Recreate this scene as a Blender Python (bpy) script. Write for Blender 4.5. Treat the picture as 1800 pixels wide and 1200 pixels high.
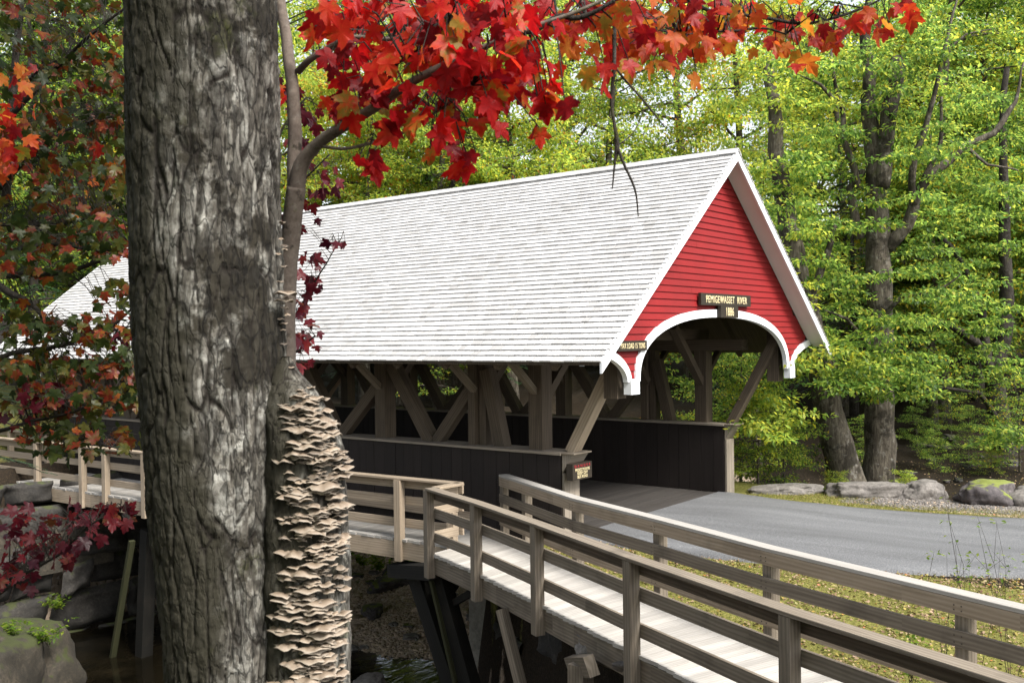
import bpy, math, random
import numpy as np
from mathutils import Vector, Matrix, noise

for o in list(bpy.data.objects): bpy.data.objects.remove(o)
scene = bpy.context.scene
COL = scene.collection
R_ = math.radians
rng = random.Random(7)
nrg = np.random.default_rng(11)

# ------------------------------------------------------------------ camera
CAM = Vector((-15.6561, -7.2392, 3.2513))
FPX = 1693.43
_y, _p, _r = R_(38.092), R_(-0.2278), R_(-0.7482)
FW = Vector((math.cos(_y)*math.cos(_p), math.sin(_y)*math.cos(_p), math.sin(_p)))
_rt = Vector((math.sin(_y), -math.cos(_y), 0)); _up = _rt.cross(FW)
RT = _rt*math.cos(_r) + _up*math.sin(_r)
UP = -_rt*math.sin(_r) + _up*math.cos(_r)
cam = bpy.data.cameras.new('camera'); camo = bpy.data.objects.new('camera', cam); COL.objects.link(camo)
camo.matrix_world = Matrix(((RT.x, UP.x, -FW.x, CAM.x), (RT.y, UP.y, -FW.y, CAM.y), (RT.z, UP.z, -FW.z, CAM.z), (0, 0, 0, 1)))
cam.sensor_width = 36; cam.lens = 36*FPX/1800; cam.clip_start = 0.05; cam.clip_end = 1000
cam.dof.use_dof = True; cam.dof.focus_distance = 15.5; cam.dof.aperture_fstop = 11.0
scene.camera = camo

# ------------------------------------------------------------------ light
world = bpy.data.worlds.new('World'); scene.world = world; world.use_nodes = True
wn = world.node_tree.nodes; wl = world.node_tree.links
sky = wn.new('ShaderNodeTexSky'); sky.sky_type = 'NISHITA'; sky.sun_disc = False
SUN = Vector((-0.10, -0.66, 0.75)).normalized()
sky.sun_elevation = math.asin(SUN.z); sky.sun_rotation = math.atan2(SUN.x, SUN.y)
sky.air_density = 1.0; sky.dust_density = 3.0; sky.ozone_density = 0.6
bg = wn['Background']; bg.inputs['Strength'].default_value = 0.125
hs_ = wn.new('ShaderNodeHueSaturation'); hs_.inputs['Saturation'].default_value = .38   # thin bright overcast
wl.new(sky.outputs[0], hs_.inputs['Color']); wl.new(hs_.outputs[0], bg.inputs['Color'])
sl = bpy.data.lights.new('sun', 'SUN'); sl.energy = 2.9; sl.angle = R_(18); sl.color = (1, 0.955, 0.89)
so = bpy.data.objects.new('sun', sl); COL.objects.link(so)
so.rotation_euler = SUN.to_track_quat('Z', 'Y').to_euler()
vs = scene.view_settings; vs.view_transform = 'Standard'; vs.look = 'None'; vs.gamma = 1; vs.exposure = 1.55
scene.render.engine = 'CYCLES'
scene.cycles.max_bounces = 6; scene.cycles.diffuse_bounces = 3; scene.cycles.transmission_bounces = 4
scene.cycles.transparent_max_bounces = 4; scene.cycles.use_denoising = True

# ------------------------------------------------------------------ helpers
def at_px(x, y, t):                       # point at depth t along the sight line of a photo pixel (1800 px wide)
    return CAM + t*(FW + RT*((x-900)/FPX) - UP*((y-600)/FPX))

class MB:
    def __init__(s): s.v = []; s.f = []; s.uv = []; s.mi = []
    def quad(s, pts, uvs=None, m=0):
        n = len(s.v); s.v += [tuple(p) for p in pts]; s.f.append(tuple(range(n, n+len(pts))))
        s.uv += list(uvs) if uvs else [(p[0], p[1]) for p in pts]; s.mi.append(m)
    def beam(s, a, b, w, h, up=(0, 0, 1), m=0, taper=1.0, off=None):
        a, b = Vector(a), Vector(b); d = b-a; L = d.length
        if L < 1e-6: return
        d.normalize(); up = Vector(up); side = d.cross(up)
        if side.length < 1e-4: side = d.cross(Vector((1, 0, 0)))
        side.normalize(); u2 = side.cross(d).normalized()
        def c(p, k): return [p+side*(sx*w/2*k)+u2*(sy*h/2*k) for sx, sy in ((-1, -1), (1, -1), (1, 1), (-1, 1))]
        A, B = c(a, 1), c(b, taper)
        u0, v0 = off or (rng.uniform(0, 50), rng.uniform(0, 50))
        run = 0
        for i in range(4):
            j = (i+1) % 4; e = (A[j]-A[i]).length
            s.quad([A[i], A[j], B[j], B[i]], [(u0, v0+run), (u0, v0+run+e), (u0+L, v0+run+e), (u0+L, v0+run)], m)
            run += e+.013
        for Q, fl in ((A, True), (B, False)):
            q = [Q[3], Q[2], Q[1], Q[0]] if fl else Q
            s.quad(q, [(u0+k*.0, v0+k*.05) for k in range(4)], m)
    def box(s, x0, x1, y0, y1, z0, z1, m=0):
        dx, dy, dz = x1-x0, y1-y0, z1-z0
        if dx >= dy and dx >= dz: s.beam((x0, (y0+y1)/2, (z0+z1)/2), (x1, (y0+y1)/2, (z0+z1)/2), dy, dz, m=m)
        elif dy >= dz: s.beam(((x0+x1)/2, y0, (z0+z1)/2), ((x0+x1)/2, y1, (z0+z1)/2), dx, dz, m=m)
        else: s.beam(((x0+x1)/2, (y0+y1)/2, z0), ((x0+x1)/2, (y0+y1)/2, z1), dx, dy, up=(0, 1, 0), m=m)
    def tube(s, pts, rad, n=6, m=0, cap=True):
        pts = [Vector(p) for p in pts]; rings = []; L = 0; prev = None
        u0 = rng.uniform(0, 50)
        for i, p in enumerate(pts):
            d = (pts[min(i+1, len(pts)-1)]-pts[max(i-1, 0)]).normalized()
            if prev is None:
                side = d.cross(Vector((.3, .2, 1))); 
                if side.length < .05: side = d.cross(Vector((1, 0, 0)))
            else: side = prev-d*prev.dot(d)
            side.normalize(); prev = side; up = d.cross(side)
            if i: L += (p-pts[i-1]).length
            rings.append(([p+(side*math.cos(2*math.pi*k/n)+up*math.sin(2*math.pi*k/n))*rad[i] for k in range(n)], L))
        base = len(s.v)
        for r, l in rings: s.v += [tuple(q) for q in r]
        for i in range(len(rings)-1):
            for k in range(n):
                k2 = (k+1) % n
                s.f.append((base+i*n+k, base+i*n+k2, base+(i+1)*n+k2, base+(i+1)*n+k)); s.mi.append(m)
                c = 2*math.pi*rad[0]/n
                s.uv += [(u0+rings[i][1], k*c), (u0+rings[i][1], (k+1)*c), (u0+rings[i+1][1], (k+1)*c), (u0+rings[i+1][1], k*c)]
        if cap:
            s.f.append(tuple(base+(len(rings)-1)*n+k for k in range(n))); s.mi.append(m); s.uv += [(u0+L, 0)]*n
            s.f.append(tuple(base+k for k in reversed(range(n)))); s.mi.append(m); s.uv += [(u0, 0)]*n
    def build(s, name, mats, parent=None, smooth=False, bevel=0):
        me = bpy.data.meshes.new(name); me.from_pydata(s.v, [], s.f)
        ul = me.uv_layers.new(name='UVMap'); ul.data.foreach_set('uv', np.array(s.uv, dtype=np.float32).ravel())
        if not isinstance(mats, (list, tuple)): mats = [mats]
        for m in mats: me.materials.append(m)
        if len(mats) > 1: me.polygons.foreach_set('material_index', s.mi)
        if smooth: me.polygons.foreach_set('use_smooth', [True]*len(me.polygons))
        o = bpy.data.objects.new(name, me); COL.objects.link(o)
        if parent: o.parent = parent
        if bevel:
            bm = o.modifiers.new('bevel', 'BEVEL'); bm.width = bevel; bm.segments = 2; bm.limit_method = 'ANGLE'
        return o

def tag(o, label, cat, group=None):
    o['label'] = label; o['category'] = cat
    if group: o['group'] = group
    return o
def thing(name, label, cat, loc=(0, 0, 0), group=None):
    o = bpy.data.objects.new(name, None); COL.objects.link(o); o.location = loc; o.empty_display_size = .2
    return tag(o, label, cat, group)
def struct(o, kind='structure'): o['kind'] = kind; return o
def pin(child, parent):                     # parent keeping world coordinates: parents sit unrotated, so shift only
    child.parent = parent; child.location = Vector(child.location)-parent.location; return child
def smoothstep(a, b, x):
    t = min(1, max(0, (x-a)/(b-a))); return t*t*(3-2*t)
def lerp(a, b, t): return a+(b-a)*t

# ------------------------------------------------------------------ materials
def mat(name):
    m = bpy.data.materials.new(name); m.use_nodes = True
    nt = m.node_tree; return m, nt, nt.nodes, nt.links, nt.nodes['Principled BSDF']
def N(nt, typ, **kw):
    n = nt.nodes.new(typ)
    for k, v in kw.items():
        if k in n.inputs: n.inputs[k].default_value = v
        else: setattr(n, k, v)
    return n
def ramp(nt, stops, interp='LINEAR'):
    r = nt.nodes.new('ShaderNodeValToRGB'); r.color_ramp.interpolation = interp
    el = r.color_ramp.elements
    while len(el) < len(stops): el.new(.5)
    for e, (p, c) in zip(el, stops): e.position = p; e.color = (c[0], c[1], c[2], 1)
    return r
def wood(name, dark, mid, light, rough=.8, stain=(.03, .025, .02), bump=.25, stain_amt=.5):
    m, nt, n, l, b = mat(name)
    uv = N(nt, 'ShaderNodeUVMap')
    mp = N(nt, 'ShaderNodeMapping'); mp.inputs['Scale'].default_value = (.42, 7, 1); l.new(uv.outputs[0], mp.inputs[0])
    w1 = N(nt, 'ShaderNodeTexNoise', Scale=2.2, Detail=7, Roughness=.6, Distortion=.9); l.new(mp.outputs[0], w1.inputs['Vector'])
    mp2 = N(nt, 'ShaderNodeMapping'); mp2.inputs['Scale'].default_value = (.9, 5.5, 1); l.new(uv.outputs[0], mp2.inputs[0])
    wv = N(nt, 'ShaderNodeTexWave', Scale=1.4, Distortion=7, Detail=3); wv.inputs['Detail Scale'].default_value = .55
    wv.bands_direction = 'Y'; l.new(mp2.outputs[0], wv.inputs['Vector'])
    n3 = N(nt, 'ShaderNodeTexNoise', Scale=1.7, Detail=5, Roughness=.6); l.new(uv.outputs[0], n3.inputs['Vector'])
    mix = N(nt, 'ShaderNodeMix', data_type='FLOAT'); mix.inputs['Factor'].default_value = .22
    l.new(w1.outputs['Fac'], mix.inputs['A']); l.new(wv.outputs['Fac'], mix.inputs['B'])
    r = ramp(nt, [(.0, dark), (.5, mid), (1.0, light)]); l.new(mix.outputs['Result'], r.inputs[0])
    geo = N(nt, 'ShaderNodeNewGeometry')
    isl = N(nt, 'ShaderNodeMapRange'); isl.inputs['To Min'].default_value = .82; isl.inputs['To Max'].default_value = 1.14
    l.new(geo.outputs['Random Per Island'], isl.inputs['Value'])
    mul = N(nt, 'ShaderNodeVectorMath', operation='SCALE'); l.new(r.outputs[0], mul.inputs[0]); l.new(isl.outputs[0], mul.inputs['Scale'])
    sr = ramp(nt, [(.52, (0, 0, 0)), (.75, (1, 1, 1))]); l.new(n3.outputs['Fac'], sr.inputs[0])
    sm = N(nt, 'ShaderNodeMath', operation='MULTIPLY'); sm.inputs[1].default_value = stain_amt; l.new(sr.outputs[0], sm.inputs[0])
    mx = N(nt, 'ShaderNodeMix', data_type='RGBA'); l.new(sm.outputs[0], mx.inputs['Factor'])
    l.new(mul.outputs[0], mx.inputs['A']); mx.inputs['B'].default_value = (*stain, 1)
    l.new(mx.outputs['Result'], b.inputs['Base Color']); b.inputs['Roughness'].default_value = rough
    b.inputs['Specular IOR Level'].default_value = .25
    bp = N(nt, 'ShaderNodeBump', Strength=bump, Distance=.006); l.new(mix.outputs['Result'], bp.inputs['Height']); l.new(bp.outputs[0], b.inputs['Normal'])
    return m
M = {}
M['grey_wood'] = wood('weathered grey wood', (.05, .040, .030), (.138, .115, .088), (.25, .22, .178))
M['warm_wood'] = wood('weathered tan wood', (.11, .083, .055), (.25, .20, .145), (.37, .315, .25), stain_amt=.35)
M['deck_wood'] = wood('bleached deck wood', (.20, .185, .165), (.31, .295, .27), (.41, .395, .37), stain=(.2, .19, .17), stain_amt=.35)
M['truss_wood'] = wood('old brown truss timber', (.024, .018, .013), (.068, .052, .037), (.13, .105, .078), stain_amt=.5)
M['dark_wood'] = wood('dark brown stained boards', (.0085, .006, .0052), (.0145, .0108, .0095), (.021, .0162, .0145), bump=.2, stain_amt=.25, stain=(.005, .004, .0035), rough=.75)
M['floor_wood'] = wood('worn floor planks', (.017, .015, .0135), (.038, .034, .031), (.07, .064, .058))
M['black_wood'] = wood('damp black timber', (.003, .003, .0026), (.007, .0066, .0052), (.016, .0155, .012))
M['mossy_wood'] = wood('green stained timber', (.008, .0085, .0035), (.022, .023, .009), (.05, .05, .021), stain=(.016, .02, .005))
M['end_plank'] = wood('grey brown end planks', (.11, .09, .07), (.18, .155, .125), (.27, .235, .195), stain_amt=.3)

def painted(name, col, var=.12, rough=.45, dirt=(.3, .28, .25), dirt_amt=.25, bump=.1):
    m, nt, n, l, b = mat(name)
    tc = N(nt, 'ShaderNodeTexCoord')
    n1 = N(nt, 'ShaderNodeTexNoise', Scale=1.3, Detail=6, Roughness=.6); l.new(tc.outputs['Object'], n1.inputs['Vector'])
    mp = N(nt, 'ShaderNodeMapping'); mp.inputs['Scale'].default_value = (3, 3, 30); l.new(tc.outputs['Object'], mp.inputs[0])
    n2 = N(nt, 'ShaderNodeTexNoise', Scale=3, Detail=5, Roughness=.7); l.new(mp.outputs[0], n2.inputs['Vector'])
    r = ramp(nt, [(.3, [c*(1-var) for c in col]), (.7, [min(1, c*(1+var)) for c in col])]); l.new(n1.outputs['Fac'], r.inputs[0])
    sr = ramp(nt, [(.56, (0, 0, 0)), (.8, (1, 1, 1))]); l.new(n2.outputs['Fac'], sr.inputs[0])
    sm = N(nt, 'ShaderNodeMath', operation='MULTIPLY'); sm.inputs[1].default_value = dirt_amt; l.new(sr.outputs[0], sm.inputs[0])
    mx = N(nt, 'ShaderNodeMix', data_type='RGBA'); l.new(sm.outputs[0], mx.inputs['Factor']); l.new(r.outputs[0], mx.inputs['A'])
    mx.inputs['B'].default_value = (*dirt, 1); l.new(mx.outputs['Result'], b.inputs['Base Color']); b.inputs['Roughness'].default_value = rough; b.inputs['Specular IOR Level'].default_value = .3
    bp = N(nt, 'ShaderNodeBump', Strength=bump, Distance=.004); l.new(n2.outputs['Fac'], bp.inputs['Height']); l.new(bp.outputs[0], b.inputs['Normal'])
    return m
M['red_paint'] = painted('red barn paint', (.165, .0050, .0056), rough=.65, dirt=(.09, .006, .006), dirt_amt=.45)
M['white_paint'] = painted('white trim paint', (.62, .64, .66), var=.05, dirt=(.4, .4, .4), dirt_amt=.3)
M['soffit_paint'] = painted('white soffit paint', (.58, .57, .56), var=.05)
M['sign_brown'] = painted('routed sign board', (.022, .017, .012), rough=.5, dirt=(.05, .04, .03))
M['cream_letter'] = painted('cream sign lettering', (.55, .47, .28), var=.06, dirt_amt=.1)
M['red_letter'] = painted('faded red lettering', (.30, .02, .03), var=.06, dirt_amt=.4, dirt=(.03, .02, .02))
M['nail'] = painted('rusty bolt', (.03, .022, .018))

def m_shingle():
    m, nt, n, l, b = mat('weathered cedar shingles')
    geo = N(nt, 'ShaderNodeNewGeometry'); tc = N(nt, 'ShaderNodeTexCoord'); uv = N(nt, 'ShaderNodeUVMap')
    n1 = N(nt, 'ShaderNodeTexNoise', Scale=.9, Detail=7, Roughness=.65); l.new(tc.outputs['Object'], n1.inputs['Vector'])
    mp = N(nt, 'ShaderNodeMapping'); mp.inputs['Scale'].default_value = (4, 70, 1); l.new(uv.outputs[0], mp.inputs[0])
    n2 = N(nt, 'ShaderNodeTexNoise', Scale=1, Detail=4); l.new(mp.outputs[0], n2.inputs['Vector'])
    a = N(nt, 'ShaderNodeMath', operation='ADD'); l.new(geo.outputs['Random Per Island'], a.inputs[0]); l.new(n2.outputs['Fac'], a.inputs[1])
    a2 = N(nt, 'ShaderNodeMath', operation='ADD'); l.new(a.outputs[0], a2.inputs[0]); l.new(n1.outputs['Fac'], a2.inputs[1])
    s = N(nt, 'ShaderNodeMath', operation='MULTIPLY'); s.inputs[1].default_value = 1/3; l.new(a2.outputs[0], s.inputs[0])
    r = ramp(nt, [(.2, (.19, .187, .182)), (.34, (.28, .277, .272)), (.5, (.33, .328, .325)), (.72, (.405, .403, .40))]); l.new(s.outputs[0], r.inputs[0])
    l.new(r.outputs[0], b.inputs['Base Color']); b.inputs['Roughness'].default_value = .75; b.inputs['Specular IOR Level'].default_value = .3
    bp = N(nt, 'ShaderNodeBump', Strength=.3, Distance=.004); l.new(n2.outputs['Fac'], bp.inputs['Height']); l.new(bp.outputs[0], b.inputs['Normal'])
    return m
M['shingle'] = m_shingle()

def m_asphalt():
    m, nt, n, l, b = mat('worn asphalt')
    tc = N(nt, 'ShaderNodeTexCoord')
    n1 = N(nt, 'ShaderNodeTexNoise', Scale=45, Detail=4, Roughness=.8); l.new(tc.outputs['Object'], n1.inputs['Vector'])
    mp = N(nt, 'ShaderNodeMapping'); mp.inputs['Scale'].default_value = (1.6, .25, 1); l.new(tc.outputs['Object'], mp.inputs[0])
    n2 = N(nt, 'ShaderNodeTexNoise', Scale=1.2, Detail=5); l.new(mp.outputs[0], n2.inputs['Vector'])
    vo = N(nt, 'ShaderNodeTexVoronoi', Scale=60); l.new(tc.outputs['Object'], vo.inputs['Vector'])
    r1 = ramp(nt, [(.25, (.05, .052, .055)), (.5, (.095, .098, .103)), (.75, (.21, .213, .218))]); l.new(n1.outputs['Fac'], r1.inputs[0])
    r2 = ramp(nt, [(.3, (.72, .72, .72)), (.7, (1.15, 1.15, 1.15))]); l.new(n2.outputs['Fac'], r2.inputs[0])
    mx = N(nt, 'ShaderNodeMix', data_type='RGBA', blend_type='MULTIPLY'); mx.inputs['Factor'].default_value = 1
    l.new(r1.outputs[0], mx.inputs['A']); l.new(r2.outputs[0], mx.inputs['B'])
    l.new(mx.outputs['Result'], b.inputs['Base Color']); b.inputs['Roughness'].default_value = .8
    bp = N(nt, 'ShaderNodeBump', Strength=.6, Distance=.006); l.new(vo.outputs['Distance'], bp.inputs['Height']); l.new(bp.outputs[0], b.inputs['Normal'])
    return m
M['asphalt'] = m_asphalt()

def m_rock(name, stops, scale=2.0, moss=0.0, bump=.7, mosscol=(.06, .075, .012)):
    m, nt, n, l, b = mat(name)
    tc = N(nt, 'ShaderNodeTexCoord'); geo = N(nt, 'ShaderNodeNewGeometry')
    n1 = N(nt, 'ShaderNodeTexNoise', Scale=scale, Detail=9, Roughness=.7); l.new(geo.outputs['Position'], n1.inputs['Vector'])
    n2 = N(nt, 'ShaderNodeTexNoise', Scale=scale*9, Detail=5, Roughness=.7); l.new(geo.outputs['Position'], n2.inputs['Vector'])
    mixf = N(nt, 'ShaderNodeMix', data_type='FLOAT'); mixf.inputs['Factor'].default_value = .42
    l.new(n1.outputs['Fac'], mixf.inputs['A']); l.new(n2.outputs['Fac'], mixf.inputs['B'])
    r = ramp(nt, stops); l.new(mixf.outputs['Result'], r.inputs[0])
    out = r.outputs[0]
    if moss > 0:
        n3 = N(nt, 'ShaderNodeTexNoise', Scale=scale*1.6, Detail=6); l.new(geo.outputs['Position'], n3.inputs['Vector'])
        sx = N(nt, 'ShaderNodeSeparateXYZ'); l.new(geo.outputs['Normal'], sx.inputs[0])
        ad = N(nt, 'ShaderNodeMath', operation='MULTIPLY_ADD'); ad.inputs[1].default_value = .35; l.new(sx.outputs['Z'], ad.inputs[0]); l.new(n3.outputs['Fac'], ad.inputs[2])
        mr = ramp(nt, [(.86-moss*.4, (0, 0, 0)), (.96-moss*.4, (1, 1, 1))]); l.new(ad.outputs[0], mr.inputs[0])
        mx = N(nt, 'ShaderNodeMix', data_type='RGBA'); l.new(mr.outputs[0], mx.inputs['Factor']); l.new(out, mx.inputs['A']); mx.inputs['B'].default_value = (*mosscol, 1)
        out = mx.outputs['Result']
    l.new(out, b.inputs['Base Color']); b.inputs['Roughness'].default_value = .85
    bp = N(nt, 'ShaderNodeBump', Strength=bump, Distance=.03); l.new(mixf.outputs['Result'], bp.inputs['Height']); l.new(bp.outputs[0], b.inputs['Normal'])
    return m
M['granite'] = m_rock('granite boulder', [(.34, (.03, .027, .025)), (.46, (.085, .077, .07)), (.56, (.14, .128, .116)), (.68, (.27, .25, .225))])
M['granite_moss'] = m_rock('mossy granite boulder', [(.36, (.02, .017, .018)), (.5, (.055, .047, .048)), (.64, (.13, .115, .11))], moss=.35, mosscol=(.11, .13, .02))
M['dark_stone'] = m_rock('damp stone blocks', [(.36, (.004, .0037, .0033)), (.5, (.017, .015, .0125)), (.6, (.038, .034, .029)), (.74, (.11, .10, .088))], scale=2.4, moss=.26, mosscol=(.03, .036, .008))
M['concrete'] = m_rock('stained concrete', [(.32, (.07, .066, .052)), (.5, (.18, .17, .14)), (.66, (.29, .275, .235))], scale=1.1, moss=.12, bump=.3)
M['pebble'] = m_rock('river pebbles', [(.3, (.11, .08, .055)), (.5, (.28, .215, .15)), (.7, (.42, .34, .26))], scale=3)
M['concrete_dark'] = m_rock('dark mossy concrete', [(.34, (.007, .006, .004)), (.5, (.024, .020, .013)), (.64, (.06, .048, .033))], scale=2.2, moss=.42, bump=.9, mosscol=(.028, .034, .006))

def m_ground():
    m, nt, n, l, b = mat('forest ground')
    geo = N(nt, 'ShaderNodeNewGeometry'); va = N(nt, 'ShaderNodeVertexColor'); va.layer_name = 'cover'
    n1 = N(nt, 'ShaderNodeTexNoise', Scale=2.2, Detail=9, Roughness=.72); l.new(geo.outputs['Position'], n1.inputs['Vector'])
    n2 = N(nt, 'ShaderNodeTexNoise', Scale=26, Detail=6, Roughness=.8); l.new(geo.outputs['Position'], n2.inputs['Vector'])
    vo = N(nt, 'ShaderNodeTexVoronoi', Scale=17); l.new(geo.outputs['Position'], vo.inputs['Vector'])
    soil = ramp(nt, [(.3, (.006, .0045, .003)), (.5, (.015, .011, .007)), (.7, (.045, .031, .018))]); l.new(n2.outputs['Fac'], soil.inputs[0])
    grass = ramp(nt, [(.3, (.05, .055, .012)), (.5, (.13, .13, .03)), (.7, (.25, .21, .08))]); l.new(n2.outputs['Fac'], grass.inputs[0])
    grav = ramp(nt, [(0, (.10, .075, .05)), (.3, (.33, .25, .18)), (.65, (.46, .36, .27)), (1, (.56, .49, .42))]); l.new(vo.outputs['Color'], grav.inputs[0])
    sp = N(nt, 'ShaderNodeSeparateColor'); l.new(va.outputs['Color'], sp.inputs[0])
    def mask(ch):
        a = N(nt, 'ShaderNodeMath', operation='MULTIPLY_ADD'); a.inputs[1].default_value = .7; l.new(n1.outputs['Fac'], a.inputs[0]); l.new(sp.outputs[ch], a.inputs[2])
        r = ramp(nt, [(.72, (0, 0, 0)), (.9, (1, 1, 1))]); l.new(a.outputs[0], r.inputs[0]); return r
    mg, mr = mask('Green'), mask('Red')
    x1 = N(nt, 'ShaderNodeMix', data_type='RGBA'); l.new(mg.outputs[0], x1.inputs['Factor']); l.new(soil.outputs[0], x1.inputs['A']); l.new(grass.outputs[0], x1.inputs['B'])
    x2 = N(nt, 'ShaderNodeMix', data_type='RGBA'); l.new(mr.outputs[0], x2.inputs['Factor']); l.new(x1.outputs['Result'], x2.inputs['A']); l.new(grav.outputs[0], x2.inputs['B'])
    l.new(x2.outputs['Result'], b.inputs['Base Color']); b.inputs['Roughness'].default_value = .95; b.inputs['Specular IOR Level'].default_value = .15
    bp = N(nt, 'ShaderNodeBump', Strength=.8, Distance=.03); l.new(n2.outputs['Fac'], bp.inputs['Height']); l.new(bp.outputs[0], b.inputs['Normal'])
    return m
M['ground'] = m_ground()

def m_water():
    m, nt, n, l, b = mat('dark shallow water')
    geo = N(nt, 'ShaderNodeNewGeometry')
    mp = N(nt, 'ShaderNodeMapping'); mp.inputs['Scale'].default_value = (1.2, 2.4, 1); l.new(geo.outputs['Position'], mp.inputs[0])
    n1 = N(nt, 'ShaderNodeTexNoise', Scale=1.7, Detail=3, Distortion=.4); l.new(mp.outputs[0], n1.inputs['Vector'])
    n2 = N(nt, 'ShaderNodeTexNoise', Scale=.9, Detail=5); l.new(geo.outputs['Position'], n2.inputs['Vector'])
    r = ramp(nt, [(.35, (.002, .0018, .001)), (.6, (.007, .0055, .003)), (.75, (.016, .012, .006))]); l.new(n2.outputs['Fac'], r.inputs[0])
    l.new(r.outputs[0], b.inputs['Base Color']); b.inputs['Roughness'].default_value = .08; b.inputs['IOR'].default_value = 1.33
    bp = N(nt, 'ShaderNodeBump', Strength=.22, Distance=.05); l.new(n1.outputs['Fac'], bp.inputs['Height']); l.new(bp.outputs[0], b.inputs['Normal'])
    return m
M['water'] = m_water()

def m_leaf(name, stops, trans=.6, rough=.45, objvar=.25, interp='LINEAR', mottle=0):
    m, nt, n, l, b = mat(name)
    geo = N(nt, 'ShaderNodeNewGeometry'); oi = N(nt, 'ShaderNodeObjectInfo')
    ad = N(nt, 'ShaderNodeMath', operation='MULTIPLY_ADD'); ad.inputs[1].default_value = objvar; ad.inputs[2].default_value = -objvar/2
    l.new(oi.outputs['Random'], ad.inputs[0])
    a2 = N(nt, 'ShaderNodeMath', operation='ADD'); a2.use_clamp = True; l.new(ad.outputs[0], a2.inputs[0]); l.new(geo.outputs['Random Per Island'], a2.inputs[1])
    if mottle:
        nm = N(nt, 'ShaderNodeTexNoise', Scale=34, Detail=5, Roughness=.65); l.new(geo.outputs['Position'], nm.inputs['Vector'])
        mm = N(nt, 'ShaderNodeMath', operation='MULTIPLY_ADD'); mm.inputs[1].default_value = mottle; mm.inputs[2].default_value = -mottle/2; l.new(nm.outputs['Fac'], mm.inputs[0])
        a3 = N(nt, 'ShaderNodeMath', operation='ADD'); a3.use_clamp = True; l.new(mm.outputs[0], a3.inputs[0]); l.new(a2.outputs[0], a3.inputs[1]); a2 = a3
    r = ramp(nt, stops, interp); l.new(a2.outputs[0], r.inputs[0])
    n1 = N(nt, 'ShaderNodeTexNoise', Scale=.55, Detail=3); l.new(geo.outputs['Position'], n1.inputs['Vector'])
    mr = N(nt, 'ShaderNodeMapRange'); mr.inputs['From Min'].default_value = .3; mr.inputs['From Max'].default_value = .7
    mr.inputs['To Min'].default_value = .75; mr.inputs['To Max'].default_value = 1.2; l.new(n1.outputs['Fac'], mr.inputs['Value'])
    sc = N(nt, 'ShaderNodeVectorMath', operation='SCALE'); l.new(r.outputs[0], sc.inputs[0]); l.new(mr.outputs[0], sc.inputs['Scale'])
    l.new(sc.outputs[0], b.inputs['Base Color']); b.inputs['Roughness'].default_value = rough; b.inputs['Specular IOR Level'].default_value = .22
    tr = N(nt, 'ShaderNodeBsdfTranslucent'); s2 = N(nt, 'ShaderNodeVectorMath', operation='SCALE'); s2.inputs['Scale'].default_value = 1.75
    l.new(sc.outputs[0], s2.inputs[0]); l.new(s2.outputs[0], tr.inputs['Color'])
    mx = N(nt, 'ShaderNodeMixShader'); mx.inputs[0].default_value = trans
    l.new(b.outputs[0], mx.inputs[1]); l.new(tr.outputs[0], mx.inputs[2]); l.new(mx.outputs[0], nt.nodes['Material Output'].inputs['Surface'])
    return m
G1, G2, G3 = (.080, .150, .032), (.19, .28, .045), (.34, .38, .058)
YE, OR = (.42, .31, .025), (.36, .14, .02)
M['leaf_green'] = m_leaf('green beech leaves', [(0, (.045, .09, .014)), (.35, G1), (.7, G2), (.93, G3), (1, YE)])
M['leaf_lime'] = m_leaf('yellow green leaves', [(0, G1), (.3, G2), (.7, G3), (.95, (.42, .38, .03)), (1, OR)])
M['leaf_sap'] = m_leaf('bright sapling leaves', [(0, G1), (.3, G2), (.75, G3), (.96, (.40, .38, .03)), (1, OR)])
M['leaf_gold'] = m_leaf('turning yellow leaves', [(0, G2), (.3, G3), (.7, (.36, .35, .03)), (.96, YE), (1, OR)])
M['leaf_dark'] = m_leaf('dark evergreen needles', [(0, (.008, .022, .010)), (.6, (.018, .045, .018)), (1, (.035, .07, .022))], trans=.15)
M['leaf_red'] = m_leaf('scarlet maple leaves', [(0, (.09, .003, .006)), (.25, (.20, .004, .006)), (.6, (.36, .006, .006)), (.85, (.38, .03, .008)), (.96, (.25, .08, .010)), (1, (.16, .10, .012))], trans=.5, mottle=.9, objvar=0, rough=.5)
M['leaf_orange'] = m_leaf('orange red maple leaves', [(0, (.15, .004, .007)), (.3, (.30, .014, .008)), (.6, (.36, .065, .010)), (.85, (.33, .13, .014)), (1, (.15, .14, .016))], trans=.5, mottle=.9, objvar=0, rough=.5)
M['leaf_olive'] = m_leaf('olive and rust maple leaves', [(0, (.012, .022, .006)), (.4, (.03, .042, .008)), (.66, (.065, .058, .009)), (.8, (.09, .028, .008)), (.93, (.12, .010, .008)), (1, (.17, .055, .008))], trans=.4, mottle=.9, objvar=0, rough=.4)
M['leaf_wine'] = m_leaf('wine red maple leaves', [(0, (.03, .004, .009)), (.5, (.07, .006, .011)), (.85, (.12, .010, .012)), (1, (.10, .035, .012))], trans=.35, mottle=.9, objvar=0, rough=.38)
M['litter'] = m_leaf('fallen leaf litter', [(0, (.10, .06, .035)), (.3, (.20, .13, .08)), (.6, (.28, .20, .13)), (.82, (.17, .16, .04)), (.95, (.26, .20, .05)), (1, (.26, .08, .03))], trans=.1, objvar=0)
M['grass'] = m_leaf('short verge grass', [(0, (.05, .07, .012)), (.4, (.11, .12, .02)), (.75, (.21, .19, .05)), (1, (.30, .25, .12))], trans=.3, objvar=0)
M['fern'] = m_leaf('bright ground plants', [(0, (.05, .10, .012)), (.6, (.12, .19, .02)), (1, (.2, .24, .03))], objvar=0)

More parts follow.
